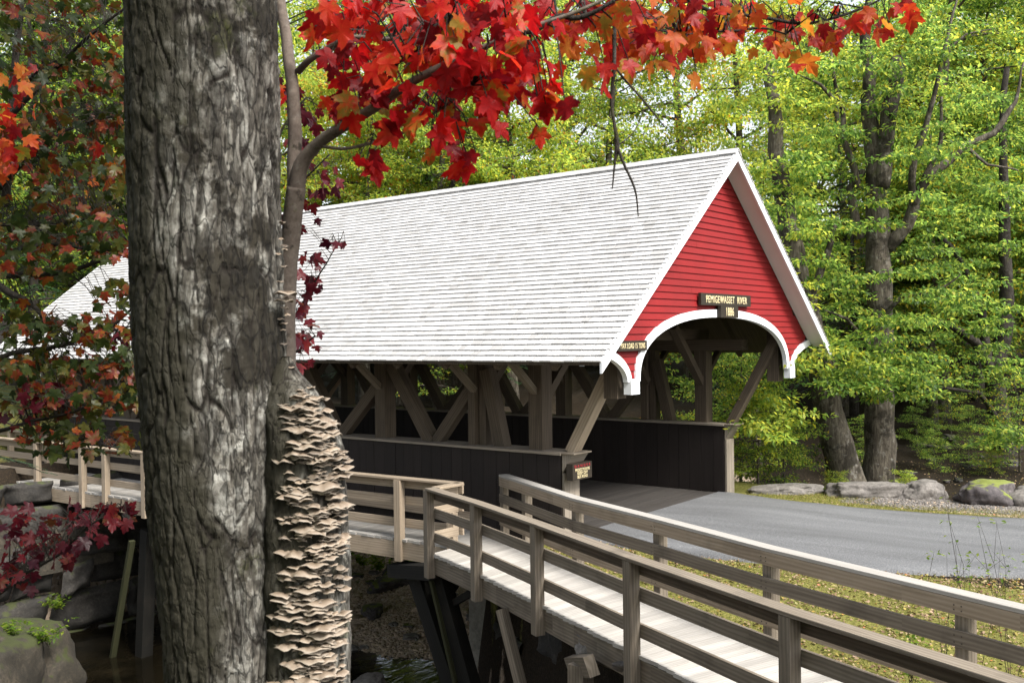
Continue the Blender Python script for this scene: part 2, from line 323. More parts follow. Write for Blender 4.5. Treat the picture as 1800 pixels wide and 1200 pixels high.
def m_bark(name, stops, scale=(9, 9, 1.6), bump=.8, lichen=.3, patch=(.014, .012, .008), patch_amt=.8, patch_scale=2.6, patch_lo=.5, dist=.03, cracks=False, moss=(.05, .055, .012)):
    m, nt, n, l, b = mat(name)
    tc = N(nt, 'ShaderNodeTexCoord')
    mp = N(nt, 'ShaderNodeMapping'); mp.inputs['Scale'].default_value = scale; l.new(tc.outputs['Object'], mp.inputs[0])
    n1 = N(nt, 'ShaderNodeTexNoise', Scale=1.6, Detail=8, Roughness=.7, Distortion=.5); l.new(mp.outputs[0], n1.inputs['Vector'])
    n2 = N(nt, 'ShaderNodeTexNoise', Scale=patch_scale, Detail=7, Roughness=.68); l.new(tc.outputs['Object'], n2.inputs['Vector'])
    n3 = N(nt, 'ShaderNodeTexNoise', Scale=patch_scale*5, Detail=6, Roughness=.7); l.new(tc.outputs['Object'], n3.inputs['Vector'])
    n4 = N(nt, 'ShaderNodeTexNoise', Scale=patch_scale*1.7, Detail=6, Roughness=.7); mp4 = N(nt, 'ShaderNodeMapping'); mp4.inputs['Location'].default_value = (7, 3, 9)
    l.new(tc.outputs['Object'], mp4.inputs[0]); l.new(mp4.outputs[0], n4.inputs['Vector'])
    r = ramp(nt, stops); l.new(n1.outputs['Fac'], r.inputs[0])
    lr = ramp(nt, [(.55, (0, 0, 0)), (.68, (1, 1, 1))]); l.new(n3.outputs['Fac'], lr.inputs[0])
    lm = N(nt, 'ShaderNodeMath', operation='MULTIPLY'); lm.inputs[1].default_value = lichen; l.new(lr.outputs[0], lm.inputs[0])
    x1 = N(nt, 'ShaderNodeMix', data_type='RGBA'); l.new(lm.outputs[0], x1.inputs['Factor']); l.new(r.outputs[0], x1.inputs['A']); x1.inputs['B'].default_value = (.36, .36, .33, 1)
    pr = ramp(nt, [(patch_lo, (0, 0, 0)), (patch_lo+.05, (1, 1, 1))]); l.new(n2.outputs['Fac'], pr.inputs[0])
    pm = N(nt, 'ShaderNodeMath', operation='MULTIPLY'); pm.inputs[1].default_value = patch_amt; l.new(pr.outputs[0], pm.inputs[0])
    x2 = N(nt, 'ShaderNodeMix', data_type='RGBA'); l.new(pm.outputs[0], x2.inputs['Factor']); l.new(x1.outputs['Result'], x2.inputs['A']); x2.inputs['B'].default_value = (*patch, 1)
    mr = ramp(nt, [(.6, (0, 0, 0)), (.72, (.8, .8, .8))]); l.new(n4.outputs['Fac'], mr.inputs[0])
    x3 = N(nt, 'ShaderNodeMix', data_type='RGBA'); l.new(mr.outputs[0], x3.inputs['Factor']); l.new(x2.outputs['Result'], x3.inputs['A']); x3.inputs['B'].default_value = (*moss, 1)
    out = x3.outputs['Result']
    if cracks:      # thin flaking plates, each its own grey
        mv = N(nt, 'ShaderNodeMapping'); mv.inputs['Scale'].default_value = (52, 52, 17); l.new(tc.outputs['Object'], mv.inputs[0])
        mvn = N(nt, 'ShaderNodeTexNoise', Scale=.6, Detail=4); l.new(mv.outputs[0], mvn.inputs['Vector'])
        mva = N(nt, 'ShaderNodeVectorMath', operation='MULTIPLY_ADD'); mva.inputs[1].default_value = (2.2, 2.2, 2.2); l.new(mvn.outputs['Color'], mva.inputs[0]); l.new(mv.outputs[0], mva.inputs[2])
        vo = N(nt, 'ShaderNodeTexVoronoi', Scale=1.0); l.new(mva.outputs[0], vo.inputs['Vector'])
        vs_ = N(nt, 'ShaderNodeSeparateColor'); l.new(vo.outputs['Color'], vs_.inputs[0])
        vm = N(nt, 'ShaderNodeMapRange'); vm.inputs['To Min'].default_value = .5; vm.inputs['To Max'].default_value = 1.55; l.new(vs_.outputs['Red'], vm.inputs['Value'])
        ve = N(nt, 'ShaderNodeTexVoronoi', Scale=.62, feature='DISTANCE_TO_EDGE'); l.new(mva.outputs[0], ve.inputs['Vector'])
        vr = ramp(nt, [(.012, (.38, .38, .38)), (.075, (1, 1, 1))]); l.new(ve.outputs['Distance'], vr.inputs[0]); edge = vr.outputs[0]
        vmm = N(nt, 'ShaderNodeMath', operation='MULTIPLY'); l.new(vm.outputs[0], vmm.inputs[0]); l.new(edge, vmm.inputs[1])
        vsc = N(nt, 'ShaderNodeVectorMath', operation='SCALE'); l.new(out, vsc.inputs[0]); l.new(vmm.outputs[0], vsc.inputs['Scale']); out = vsc.outputs[0]
        va = N(nt, 'ShaderNodeVertexColor'); va.layer_name = 'crack'  # red: bark cracks; green: painted left-side shade
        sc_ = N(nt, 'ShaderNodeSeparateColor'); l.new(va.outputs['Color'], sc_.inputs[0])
        x5 = N(nt, 'ShaderNodeMix', data_type='RGBA'); ms_ = N(nt, 'ShaderNodeMath', operation='MULTIPLY'); ms_.inputs[1].default_value = .93; l.new(sc_.outputs['Green'], ms_.inputs[0]); l.new(ms_.outputs[0], x5.inputs['Factor']); l.new(out, x5.inputs['A']); x5.inputs['B'].default_value = (.022, .020, .013, 1); out = x5.outputs['Result']   # left-side shade painted into the bark colour
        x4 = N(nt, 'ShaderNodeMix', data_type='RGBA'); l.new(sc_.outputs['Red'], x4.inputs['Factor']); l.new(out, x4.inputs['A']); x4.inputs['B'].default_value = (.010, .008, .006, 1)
        out = x4.outputs['Result']
    l.new(out, b.inputs['Base Color']); b.inputs['Roughness'].default_value = .9; b.inputs['Specular IOR Level'].default_value = .2
    mixf = N(nt, 'ShaderNodeMath', operation='ADD'); l.new(n1.outputs['Fac'], mixf.inputs[0]); l.new(n3.outputs['Fac'], mixf.inputs[1])
    if cracks:
        m2 = N(nt, 'ShaderNodeMath', operation='MULTIPLY_ADD'); m2.inputs[1].default_value = .6; l.new(edge, m2.inputs[0]); l.new(mixf.outputs[0], m2.inputs[2]); mixf = m2
    bp = N(nt, 'ShaderNodeBump', Strength=bump, Distance=dist); l.new(mixf.outputs[0], bp.inputs['Height']); l.new(bp.outputs[0], b.inputs['Normal'])
    return m
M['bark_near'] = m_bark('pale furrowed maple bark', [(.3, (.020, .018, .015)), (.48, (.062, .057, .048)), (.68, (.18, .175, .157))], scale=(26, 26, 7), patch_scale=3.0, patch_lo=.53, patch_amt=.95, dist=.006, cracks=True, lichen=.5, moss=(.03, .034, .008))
M['bark_forest'] = m_bark('grey brown forest bark', [(.3, (.022, .018, .013)), (.5, (.065, .055, .042)), (.7, (.14, .125, .10))], patch_lo=.52, patch_scale=1.4)
M['bark_dark'] = m_bark('dark wet bark', [(.3, (.012, .010, .008)), (.6, (.035, .03, .025)), (.8, (.07, .06, .05))], lichen=.1)
M['bark_twig'] = m_bark('smooth grey maple branch', [(.3, (.075, .06, .05)), (.6, (.14, .115, .095)), (.8, (.2, .17, .145))], scale=(30, 30, 30), dist=.002, lichen=.15, patch_lo=.6, patch_scale=9)
def m_fungus():
    m, nt, n, l, b = mat('tan shelf fungus')
    geo = N(nt, 'ShaderNodeNewGeometry'); uv = N(nt, 'ShaderNodeUVMap'); sx = N(nt, 'ShaderNodeSeparateXYZ'); l.new(uv.outputs[0], sx.inputs[0])
    n1 = N(nt, 'ShaderNodeTexNoise', Scale=70, Detail=4); l.new(geo.outputs['Position'], n1.inputs['Vector'])
    a = N(nt, 'ShaderNodeMath', operation='MULTIPLY_ADD'); a.inputs[1].default_value = .55; l.new(n1.outputs['Fac'], a.inputs[0]); l.new(sx.outputs['X'], a.inputs[2])
    r = ramp(nt, [(.12, (.05, .033, .02)), (.42, (.16, .115, .075)), (.75, (.26, .20, .145)), (1.0, (.40, .345, .28))]); 
    h = N(nt, 'ShaderNodeMath', operation='MULTIPLY'); h.inputs[1].default_value = .72; l.new(a.outputs[0], h.inputs[0]); l.new(h.outputs[0], r.inputs[0])
    k = N(nt, 'ShaderNodeMapRange'); k.inputs['To Min'].default_value = .30; k.inputs['To Max'].default_value = .92; l.new(geo.outputs['Random Per Island'], k.inputs['Value'])
    sc = N(nt, 'ShaderNodeVectorMath', operation='SCALE'); l.new(r.outputs[0], sc.inputs[0]); l.new(k.outputs[0], sc.inputs['Scale'])
    l.new(sc.outputs[0], b.inputs['Base Color']); b.inputs['Roughness'].default_value = .75; return m
M['fungus'] = m_fungus()

# ------------------------------------------------------------------ leaf meshes (numpy)
LEAF4 = (np.array([(0, 0, 0), (.26, .45, .06), (0, 1, -.08), (-.26, .45, .06)]), [(0, 1, 2), (0, 2, 3)])
_half = [(.08, -.06), (.22, -.07), (.40, .02), (.33, .09), (.36, .17), (.50, .30), (.63, .50), (.50, .48), (.47, .58), (.34, .50), (.22, .50), (.28, .66), (.27, .76), (.16, .80), (.10, .94)]
_out = [(0, 0)]+_half+[(0, 1.05)]+[(-x, y) for x, y in reversed(_half)]
_mv = [(0, .34, 0)]+[(x, y, .26*abs(x)-.42*(x*x+(y-.34)**2)+.05*math.sin(9*y+5*x)) for x, y in _out]
MAPLE = (np.array(_mv), [(0, i, i % (len(_out))+1) for i in range(1, len(_out)+1)])
NEEDLE = (np.array([(-.09, 0, 0), (.09, 0, 0), (.06, 1, -.1), (-.06, 1, -.1)]), [(0, 1, 2, 3)])
BLADE = (np.array([(-.05, 0, 0), (.05, 0, 0), (0, 1, .25)]), [(0, 1, 2)])
PATCH = (np.array([(-.3, 0, 0), (.05, -.1, .05), (.34, .2, 0), (.3, .7, .08), (0, .95, 0), (-.3, .6, .1)]), [(0, 1, 2, 3, 4, 5)])

def leaf_mesh(name, p, d, nn, size, tpl, material):
    p = np.asarray(p, float); d = np.asarray(d, float); nn = np.asarray(nn, float); size = np.asarray(size, float)
    d /= np.linalg.norm(d, axis=1, keepdims=True)+1e-9
    s = np.cross(d, nn); s /= np.linalg.norm(s, axis=1, keepdims=True)+1e-9
    n2 = np.cross(s, d)
    T, F = tpl; k = len(T)
    V = p[:, None, :]+size[:, None, None]*(T[None, :, 0, None]*s[:, None, :]+T[None, :, 1, None]*d[:, None, :]+T[None, :, 2, None]*n2[:, None, :])
    nl = len(p); fl = len(F[0])
    idx = (np.array(F)[None]+np.arange(nl)[:, None, None]*k).reshape(-1)
    nf = nl*len(F)
    me = bpy.data.meshes.new(name)
    me.vertices.add(nl*k); me.vertices.foreach_set('co', V.reshape(-1).astype(np.float32))
    me.loops.add(nf*fl); me.loops.foreach_set('vertex_index', idx.astype(np.int32))
    me.polygons.add(nf); me.polygons.foreach_set('loop_start', np.arange(0, nf*fl, fl, dtype=np.int32)); me.polygons.foreach_set('loop_total', np.full(nf, fl, dtype=np.int32))
    me.update(calc_edges=True); me.materials.append(material)
    return me
def link_mesh(name, me, parent=None):
    o = bpy.data.objects.new(name, me); COL.objects.link(o)
    if parent: o.parent = parent
    return o
def rnd_dir(n, down=0.0, flat=1.0):
    v = nrg.normal(size=(n, 3)); v[:, 2] = v[:, 2]*flat-down
    return v/np.linalg.norm(v, axis=1, keepdims=True)

# ------------------------------------------------------------------ terrain
FEDGE = [(-2.6, 6), (-3.2, 2.75), (-3.63, 2.0), (-4.5, .43), (-5.2, -1.28), (-5.97, -3.05), (-6.75, -5.15), (-7.5, -7.2), (-8.4, -9.6)]
NEDGE = [(-4.94, 2.75), (-5.5, 1.34), (-6.23, -.25), (-7.13, -2.12), (-8.05, -4.17), (-8.85, -6.2), (-9.75, -8.5)]
def xf(y):
    P = FEDGE
    if y >= P[0][1]: return P[0][0]
    for (xa, ya), (xb, yb) in zip(P, P[1:]):
        if yb <= y <= ya: return lerp(xa, xb, (ya-y)/(ya-yb))
    return P[-1][0]-(P[-1][1]-y)*.37
def gz(x, y):
    bed = -3.80+.23*max(0, min(x, 14)+2.75)+.10*max(0, y-12)*smoothstep(-1, 2, x)
    bed = max(bed, -3.75)
    far = .25+.09*max(0, y-17)
    hill = .26*max(0, min(x, 60)-15)
    # near bank
    e = xf(min(y, 2.7))
    nb = -.025
    if x < -3.0: nb -= .24*(1-smoothstep(e-.1, -3.0, x)) if x > e else .24
    if x < e-.1:
        nb = lerp(-.3, -1.7, smoothstep(e-.1, e-2.4, x))
        nb = lerp(nb, -2.6, smoothstep(e-2.4, e-5, x)*smoothstep(-5, 1, y))
        d = math.hypot(x+16.5, y+9); nb = lerp(1.55, nb, smoothstep(1.5, 7.0, d))
    if x > 4.3:
        nb = lerp(nb, -.75, smoothstep(4.3, 5.6, x)); nb = nb+.55*smoothstep(7, 14, x)
    y0, y1 = (2.9, 4.3) if x > -3.4 else (lerp(2.9, .2, smoothstep(-3.4, -5.5, x)), lerp(4.3, 4.2, smoothstep(-3.4, -5.5, x)))
    k = smoothstep(y0, y1, y)
    z = lerp(nb, bed, k)
    if x < -2.9 and y < 4.4:
        ds = (x+3.3)*-.83+(y-2.9)*.55
        z = lerp(z, max(-3.7, -3.6+.25*max(0, -y-.5)), smoothstep(-.1, .4, ds)*smoothstep(-3.4, -1.2, y)*smoothstep(-13, -9.5, x))
    fy0, fy1 = (14.9, 16.4)
    if x > 4: fy0, fy1 = 13.5, 19
    z = lerp(z, far, smoothstep(fy0, fy1, y))
    z += hill
    a = .05 if (abs(x) < 4.4 and y < 3) else .22
    if x > 15: a = .5
    z += a*noise.fractal((x*.35, y*.35, 3.1), .9, 2.1, 4)*(.35 if abs(x) < 4.6 and y < 2 else 1)
    if x > 4.6: z += .25*max(0, noise.noise((x*.9, y*.9, 8)))
    return z
def build_ground():
    xs = np.concatenate([np.arange(-60, -18, 3), np.arange(-18, 16, .22), np.arange(16, 40, 1), np.arange(40, 130, 5)])
    ys = np.concatenate([np.arange(-70, -14, 3), np.arange(-14, 22, .22), np.arange(22, 50, 1), np.arange(50, 130, 5)])
    nx, ny = len(xs), len(ys); v = []; col = []
    for y in ys:
        for x in xs:
            z = gz(x, y); v.append((x, y, z))
            g = r = 0
            if y < 3:
                if 2.0 < x < 4.6: g = .75
                if 3.1 < x < 4.7 and y < -1.2: r = .55; g = .5
                if xf(y)-.3 < x <= -2: g = .62
            if y > 16: g = .5*smoothstep(16, 18, y)*smoothstep(12, 4, x)
            if 4.2 < y < 15.5 and x < 13: r = .85*smoothstep(14, 7, x)
            if z < -2.2: r = max(r, .6)
            col.append((r, g, 0, 1))
    f = [(j*nx+i, j*nx+i+1, (j+1)*nx+i+1, (j+1)*nx+i) for j in range(ny-1) for i in range(nx-1)]
    me = bpy.data.meshes.new('ground'); me.from_pydata(v, [], f); me.materials.append(M['ground'])
    ca = me.color_attributes.new('cover', 'FLOAT_COLOR', 'POINT'); ca.data.foreach_set('color', np.array(col, np.float32).ravel())
    me.polygons.foreach_set('use_smooth', [True]*len(f))
    struct(link_mesh('ground', me))
build_ground()

def build_road():
    rt = [(2.75, 1.7), (2.6, 1.0), (2.45, .1), (2.4, -1.1), (2.5, -2.6), (2.85, -4.0), (3.5, -6), (4.8, -9), (7, -13), (12, -20), (22, -30)]
    lf = [(-2.75, 1.7), (-2.95, .6), (-2.85, -.3), (-2.75, -1.2), (-2.4, -2.8), (-1.6, -4.6), (-.4, -7), (1.4, -10), (4, -14.5), (9.5, -22), (20, -33)]
    def dense(P):
        out = []
        for a, b in zip(P, P[1:]):
            for k in range(6): out.append((lerp(a[0], b[0], k/6), lerp(a[1], b[1], k/6)))
        return out+[P[-1]]
    rt, lf = dense(rt), dense(lf); mb = MB(); n = 16
    rows = []
    for i, (a, b) in enumerate(zip(lf, rt)):
        row = []
        wl_ = .06*noise.noise((i*.35, 0, 0)); wr_ = .06*noise.noise((i*.35, 9, 0))
        for k in range(n+1):
            u = 0 if k == 0 else 1 if k == n else .008+.984*(k-1)/(n-2); x = lerp(a[0]-wl_, b[0]+wr_, u); y = lerp(a[1], b[1], u)
            z = .022+.045*(1-(2*u-1)**2)*smoothstep(1.7, 0, y)+.02*noise.noise((x*.5, y*.5, 0))*smoothstep(1.7, 0, y)
            if k in (0, n): z = -.16
            row.append((x, y, z))
        rows.append(row)
    base = 0
    for r in rows: mb.v += r
    for i in range(len(rows)-1):
        for k in range(n):
            q = (i*(n+1)+k, (i+1)*(n+1)+k, (i+1)*(n+1)+k+1, i*(n+1)+k+1)
            mb.f.append(q); mb.mi.append(0); mb.uv += [(mb.v[j][0], mb.v[j][1]) for j in q]
    struct(mb.build('road', M['asphalt'], smooth=True))
build_road()

def build_water():
    mb = MB(); mb.quad([(-40, -2, -3.42), (6, -2, -3.42), (6, 15.5, -3.42), (-40, 15.5, -3.42)])
    struct(mb.build('stream_water', M['water']))
build_water()

def rock(name, loc, size, seed, material, rot=0, sub=5, rough=.30, flat=.0):
    import bmesh
    bm = bmesh.new(); bmesh.ops.create_icosphere(bm, subdivisions=sub, radius=1)
    for v in bm.verts:
        p = v.co.copy(); q = p*1.1+Vector((seed*3.7, seed*1.3, 0))
        d = 1+rough*1.4*noise.noise(q*.9)+rough*.55*noise.noise(q*2.3)+rough*.2*noise.noise(q*6)+.10*rough*noise.noise(q*14)-.35*rough*max(0, .25-(lambda f: f[1]-f[0])(noise.voronoi(q*1.6)[0]))
        v.co = p*d
        if v.co.z > .62-flat: v.co.z = .62-flat+(v.co.z-.62+flat)*.35
    me = bpy.data.meshes.new(name); bm.to_mesh(me); bm.free(); me.materials.append(material)
    me.polygons.foreach_set('use_smooth', [True]*len(me.polygons))
    o = link_mesh(name, me); o.location = loc; o.scale = size; o.rotation_euler = (0, 0, rot); return o

# ------------------------------------------------------------------ covered bridge
W2, ZE, ZR, LB = 4.44, 2.9406, 6.4827, 18.93
SL = (ZR-ZE)/W2
bridge = thing('covered_bridge', 'red gabled covered bridge with white shingle roof and open dark timber sides', 'covered bridge')
def build_roof():
    n = Vector((SL, 0, 1)).normalized()
    deck = MB()
    for s in (-1, 1):
        a = Vector((0, 0, ZR-.045)); b = Vector((s*(W2-.03), 0, ZE-.02))
        th = Vector((0, 0, -.07))
        A0, A1, B0, B1 = a, a+th, b, b+th
        y0, y1 = Vector((0, .045, 0)), Vector((0, LB-.045, 0))
        deck.quad([A0+y0, A0+y1, B0+y1, B0+y0]); deck.quad([A1+y1, A1+y0, B1+y0, B1+y1], [(A1.x, y1.y), (A1.x, 0), (B1.x, 0), (B1.x, y1.y)])
        deck.quad([B0+y0, B0+y1, B1+y1, B1+y0]); deck.quad([A0+y0, B0+y0, B1+y0, A1+y0]); deck.quad([A0+y1, A1+y1, B1+y1, B0+y1])
    roof = deck.build('roof', M['truss_wood'], bridge)
    sh = MB()
    slope_len = math.hypot(W2, ZR-ZE); nc = 44; ex = slope_len/nc
    for s in (-1, 1):
        dn = Vector((s*W2, 0, ZE-ZR)).normalized(); nm = Vector((s*SL, 0, 1)).normalized(); top = Vector((0, 0, ZR-.045))
        for c in range(nc):
            y = -.035-rng.uniform(0, .14); wob = rng.uniform(-.004, .004)
            while y < LB+.03:
                w = rng.choice((.12, .15, .18, .2, .24)); ya = max(y, -.035)+.005; yb = min(y+w, LB+.035)-.005; y += w
                if yb-ya < .02: continue
                d0 = c*ex-.03; d1 = (c+1)*ex+wob+rng.uniform(-.003, .004)+.010
                if c == 0: d0 = 0
                hb, ht = .029+rng.uniform(-.002, .004), .006
                p = lambda d, h, yy: top+dn*d+nm*h+Vector((0, yy, 0))
                q = [p(d0, ht, ya), p(d0, ht, yb), p(d1, hb, yb), p(d1, hb, ya)]; z = [p(d1, hb-.026, ya), p(d1, hb-.026, yb)]
                u, v = rng.uniform(0, 40), rng.uniform(0, 40); L = d1-d0
                nb = len(sh.v); sh.v += [tuple(x) for x in q+z]
                fs = [(0, 1, 2, 3), (3, 2, 5, 4), (0, 3, 4), (1, 5, 2)]
                if s < 0: fs = [tuple(reversed(f)) for f in fs]
                um = {0: (u, v), 1: (u, v+w), 2: (u+L, v+w), 3: (u+L, v), 4: (u+L+.02, v), 5: (u+L+.02, v+w)}
                for f in fs:
                    sh.f.append(tuple(nb+i for i in f)); sh.mi.append(0); sh.uv += [um[i] for i in f]
    sh.build('shingles', M['shingle'], roof)
    cap = MB()
    y = -.03
    while y < LB:
        for s in (-1, 1):
            a = Vector((0, y, ZR-.005)); dn = Vector((s*W2, 0, ZE-ZR)).normalized()
            m_ = dn*.075+Vector((0, 0, .012))
            cap.beam(a+m_, a+m_+Vector((0, .36, .006)), .16, .016, up=(s*SL, 0, 1))
        y += .33
    cap.build('ridge_cap', M['shingle'], roof)
    for k in range(17):
        y = .9+k*(LB-1.8)/16
        rb = MB()
        for s in (-1, 1): rb.beam((s*.05, y, ZR-.22), (s*(W2-.12), y, ZE-.12), .09, .15)
        rb.build('rafter', M['truss_wood'], roof)
    return roof
roof = build_roof()

def arch_z(x, hw=2.95, h=1.085, z0=2.6, e=2.4):
    x = abs(x)
    return z0 if x >= hw else z0+h*(1-(x/hw)**e)**(1/e)
BX = 3.06                       # pendant centre
def side_z(x):                   # small outer arch between pendant and eave
    t = (abs(x)-3.06)/(4.30-3.06); t = min(1, max(0, t)); return 2.55+.55*(1-(1-t)**2)**.5
def build_gable(Y, sgn):
    g = MB(); ex = .112; z = 2.5
    rake = lambda zz: (ZR-.14-zz)/SL
    while z < ZR-.14:
        z1 = z+ex
        # x-intervals at lower/upper edge
        def iv(zz):
            r = max(.001, rake(zz)); out = []
            lo = None
            n = 260; on = False; st = 0
            for i in range(n+1):
                x = -r+2*r*i/n; ax = abs(x)
                low = arch_z(x) if ax < 2.95 else (side_z(x) if ax > 3.06 else 2.5)
                ok = zz > low+.005
                if ok and not on: on = True; st = x
                if on and (not ok or i == n): out.append((st, x)); on = False
            return out
        A, B = iv(z+.0), iv(z1)
        zm = iv((z+z1)/2)
        if not A: A = zm
        if len(A) != len(B): A = zm if len(zm) == len(B) else B
        jn = rng.uniform(-3, 3)
        for (a0, a1), (b0, b1) in zip(A, B):
            if a1-a0 < .01 and b1-b0 < .01: continue
            cuts = [0, 1]
            fr = (jn-a0)/(max(a1-a0, .01))
            if .15 < fr < .85: cuts = [0, fr, 1]
            for c0, c1 in zip(cuts, cuts[1:]):
                e0 = .003 if c0 > 0 else 0; e1 = .003 if c1 < 1 else 0
                p0, p1 = lerp(a0, a1, c0)+e0, lerp(a0, a1, c1)-e1; q0, q1 = lerp(b0, b1, c0)+e0, lerp(b0, b1, c1)-e1
                y0 = Y-sgn*(.022+rng.uniform(0, .004)); y1 = Y-sgn*.004
                u = rng.uniform(0, 9); f = [(p0, y0, z), (p1, y0, z), (q1, y1, z1+.004), (q0, y1, z1+.004)]
                if sgn < 0: f.reverse()
                g.quad(f, [(u+q[0], q[2]) for q in f])
                bt = [(p0, Y+sgn*.004, z), (p1, Y+sgn*.004, z), (p1, y0, z), (p0, y0, z)]
                if sgn < 0: bt.reverse()
                g.quad(bt, [(u, 0)]*4)
        z = z1
    # back sheet
    xs = np.linspace(-4.2, 4.2, 241); bk = Y+sgn*.03
    for xa, xb in zip(xs, xs[1:]):
        lo = lambda x: arch_z(x) if abs(x) < 2.95 else (side_z(x) if abs(x) > 3.06 else 2.5)
        ta, tb = ZR-.14-abs(xa)*SL, ZR-.14-abs(xb)*SL
        if ta < lo(xa) or tb < lo(xb): continue
        f = [(xa, bk, lo(xa)), (xa, bk, ta), (xb, bk, tb), (xb, bk, lo(xb))]
        if sgn < 0: f.reverse()
        g.quad(f)
    gable = g.build('gable_wall', M['red_paint'], bridge)
    # white arch trim: prisms following curves
    def band(pts_out, pts_in, name, mname):
        t = MB(); yf, yb = Y-sgn*.055, Y+sgn*.03
        for i in range(len(pts_out)-1):
            o0, o1, i0, i1 = pts_out[i], pts_out[i+1], pts_in[i], pts_in[i+1]
            P = lambda q, y: (q[0], y, q[1])
            for f in ([P(i0, yf), P(i1, yf), P(o1, yf), P(o0, yf)], [P(o0, yb), P(o1, yb), P(i1, yb), P(i0, yb)],
                      [P(i0, yb), P(i1, yb), P(i1, yf), P(i0, yf)], [P(o0, yf), P(o1, yf), P(o1, yb), P(o0, yb)]):
                if sgn < 0: f = f[::-1]
                t.quad(f)
        return t.build(name, M[mname], gable)
    n = 56; po, pi = [], []
    for i in range(n+1):
        a = math.pi*i/n; ca, sa = -math.cos(a), math.sin(a); e = 2/2.4
        f = lambda c: math.copysign(abs(c)**e, c)
        po.append((2.985*f(ca), 2.56+1.135*abs(sa)**e)); pi.append((2.86*f(ca), 2.56+1.0*abs(sa)**e))
    band(po, pi, 'arch_trim', 'white_paint')
    for s in (-1, 1):
        po, pi = [], []
        for i in range(19):
            a = math.pi/2*i/18
            po.append((s*(4.33-1.22*math.cos(a)), 2.56+.58*math.sin(a))); pi.append((s*(4.40-1.17*math.cos(a)), 2.56+.45*math.sin(a)))
        cl = lambda q: (q[0], min(q[1], ZR-.135-abs(q[0])*SL))
        po = [cl(q) for q in po]; pi = [cl((q[0], min(q[1], po[i][1]-.002))) for i, q in enumerate(pi)]
        if s > 0: po, pi = pi, po
        band(po, pi, 'side_arch_trim', 'white_paint')
        b = MB(); b.box(s*BX-.125, s*BX+.125, min(Y-sgn*.085, Y+sgn*.045), max(Y-sgn*.085, Y+sgn*.045), 2.37, 2.60)
        b.build('pendant_block', M['white_paint'], gable, bevel=.006)
        p = MB(); p.box(s*BX-.13, s*BX+.13, min(Y+sgn*.16, Y+sgn*.40), max(Y+sgn*.16, Y+sgn*.40), 2.30, 3.75)
        p.build('pendant_post', M['truss_wood'], gable)
        k = MB()   # soffit under the overhang
        y0, y1 = Y-sgn*(.36-.03), Y-sgn*.024
        dn = Vector((s*W2, 0, ZE-ZR)); a = Vector((0, 0, ZR-.142)); c = a+dn*.985
        f = [Vector((q.x, yy, q.z)) for q, yy in ((a, y0), (a, y1), (c, y1), (c, y0))]
        if s*sgn < 0: f.reverse()
        k.quad(f); f2 = [q+Vector((0, 0, .02)) for q in reversed(f)]; k.quad(f2)
        k.build('soffit', M['soffit_paint'], gable)
        bb = MB(); a = Vector((0, Y-sgn*.36, ZR-.02-.085)); c = Vector((s*W2, Y-sgn*.36, ZE-.02-.085))
        h = .17; d = Vector((0, .036*.5, 0))
        A = [a+Vector((0, 0, h/2)), a-Vector((0, 0, h/2*1.15)), c-Vector((0, 0, h/2*1.15)), c+Vector((0, 0, h/2))]
        f = [q-d*sgn for q in A]; bk = [q+d*sgn for q in A]
        if s*sgn < 0: f.reverse(); bk.reverse()
        u = lambda L: [((q-a).length, q.z) for q in L]
        bb.quad(f, u(f)); bb.quad(bk[::-1], u(bk[::-1]))
        for i in range(4):
            j = (i+1) % 4; bb.quad([f[j], f[i], bk[i], bk[j]])
        bb.build('barge_board', M['white_paint'], gable)
    return gable
build_gable(.36, 1)
build_gable(LB-.36, -1)

POSTS = [2.15, 3.45, 5.75, 8.2, 10.73, 13.18, 15.48, 16.78]
VEES = [4.5, 7.0, 9.47, 11.95, 14.43]
def build_truss(side):
    X = side*2.95 if side < 0 else 2.86
    tr = MB(); tr.box(X-.15, X+.15, 1.2, LB-1.2, 2.93, 3.15)
    truss = tr.build('top_chord', M['truss_wood'], bridge)
    def strut(name, a, b, w, h):
        m = MB(); m.beam((X+a[2] if len(a) > 2 else X, a[0], a[1]), (X+b[2] if len(b) > 2 else X, b[0], b[1]), w, h, up=(1, 0, 0)); return m.build(name, M['truss_wood'], truss, bevel=.012)
    for i, y in enumerate(POSTS):
        if i in (1, 6): 
            strut('truss_post', (y+.07, 1.1), (y+.07, 3.0), .15, .28); strut('truss_post', (y-.1, 1.1, .05), (y-.1, 3.0, .05), .15, .2)
        else: strut('truss_post', (y, 1.1), (y, 3.0), .27, .28)
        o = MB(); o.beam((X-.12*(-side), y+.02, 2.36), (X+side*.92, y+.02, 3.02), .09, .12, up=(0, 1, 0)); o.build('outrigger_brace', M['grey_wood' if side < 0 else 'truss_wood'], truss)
        k = MB(); k.beam((X-side*.12, y, 2.25), (X-side*1.28, y, 3.42), .14, .15, up=(0, 1, 0)); k.build('knee_brace', M['truss_wood'], truss, bevel=.008)
    for v in VEES:
        ps = [p for p in POSTS]
        lo = max([p for p in ps if p < v]); hi = min([p for p in ps if p > v])
        strut('diagonal_brace', (v-.06, 1.40), (lo+.12, 2.42), .2, .17)
        strut('diagonal_brace', (v+.06, 1.40), (hi-.1, 2.95), .23, .2)
    strut('inclined_strut', (2.94, 1.38), (3.26, 2.72), .22, .2)
    strut('inclined_strut', (LB-2.94, 1.38), (LB-3.26, 2.72), .22, .2)
    for a, b in (((1.52, 1.42), (.50, 3.2)), ((LB-1.52, 1.42), (LB-.5, 3.2))):
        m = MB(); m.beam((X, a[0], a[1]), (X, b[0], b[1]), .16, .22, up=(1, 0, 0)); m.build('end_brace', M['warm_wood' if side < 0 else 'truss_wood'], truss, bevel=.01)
build_truss(-1); build_truss(1)
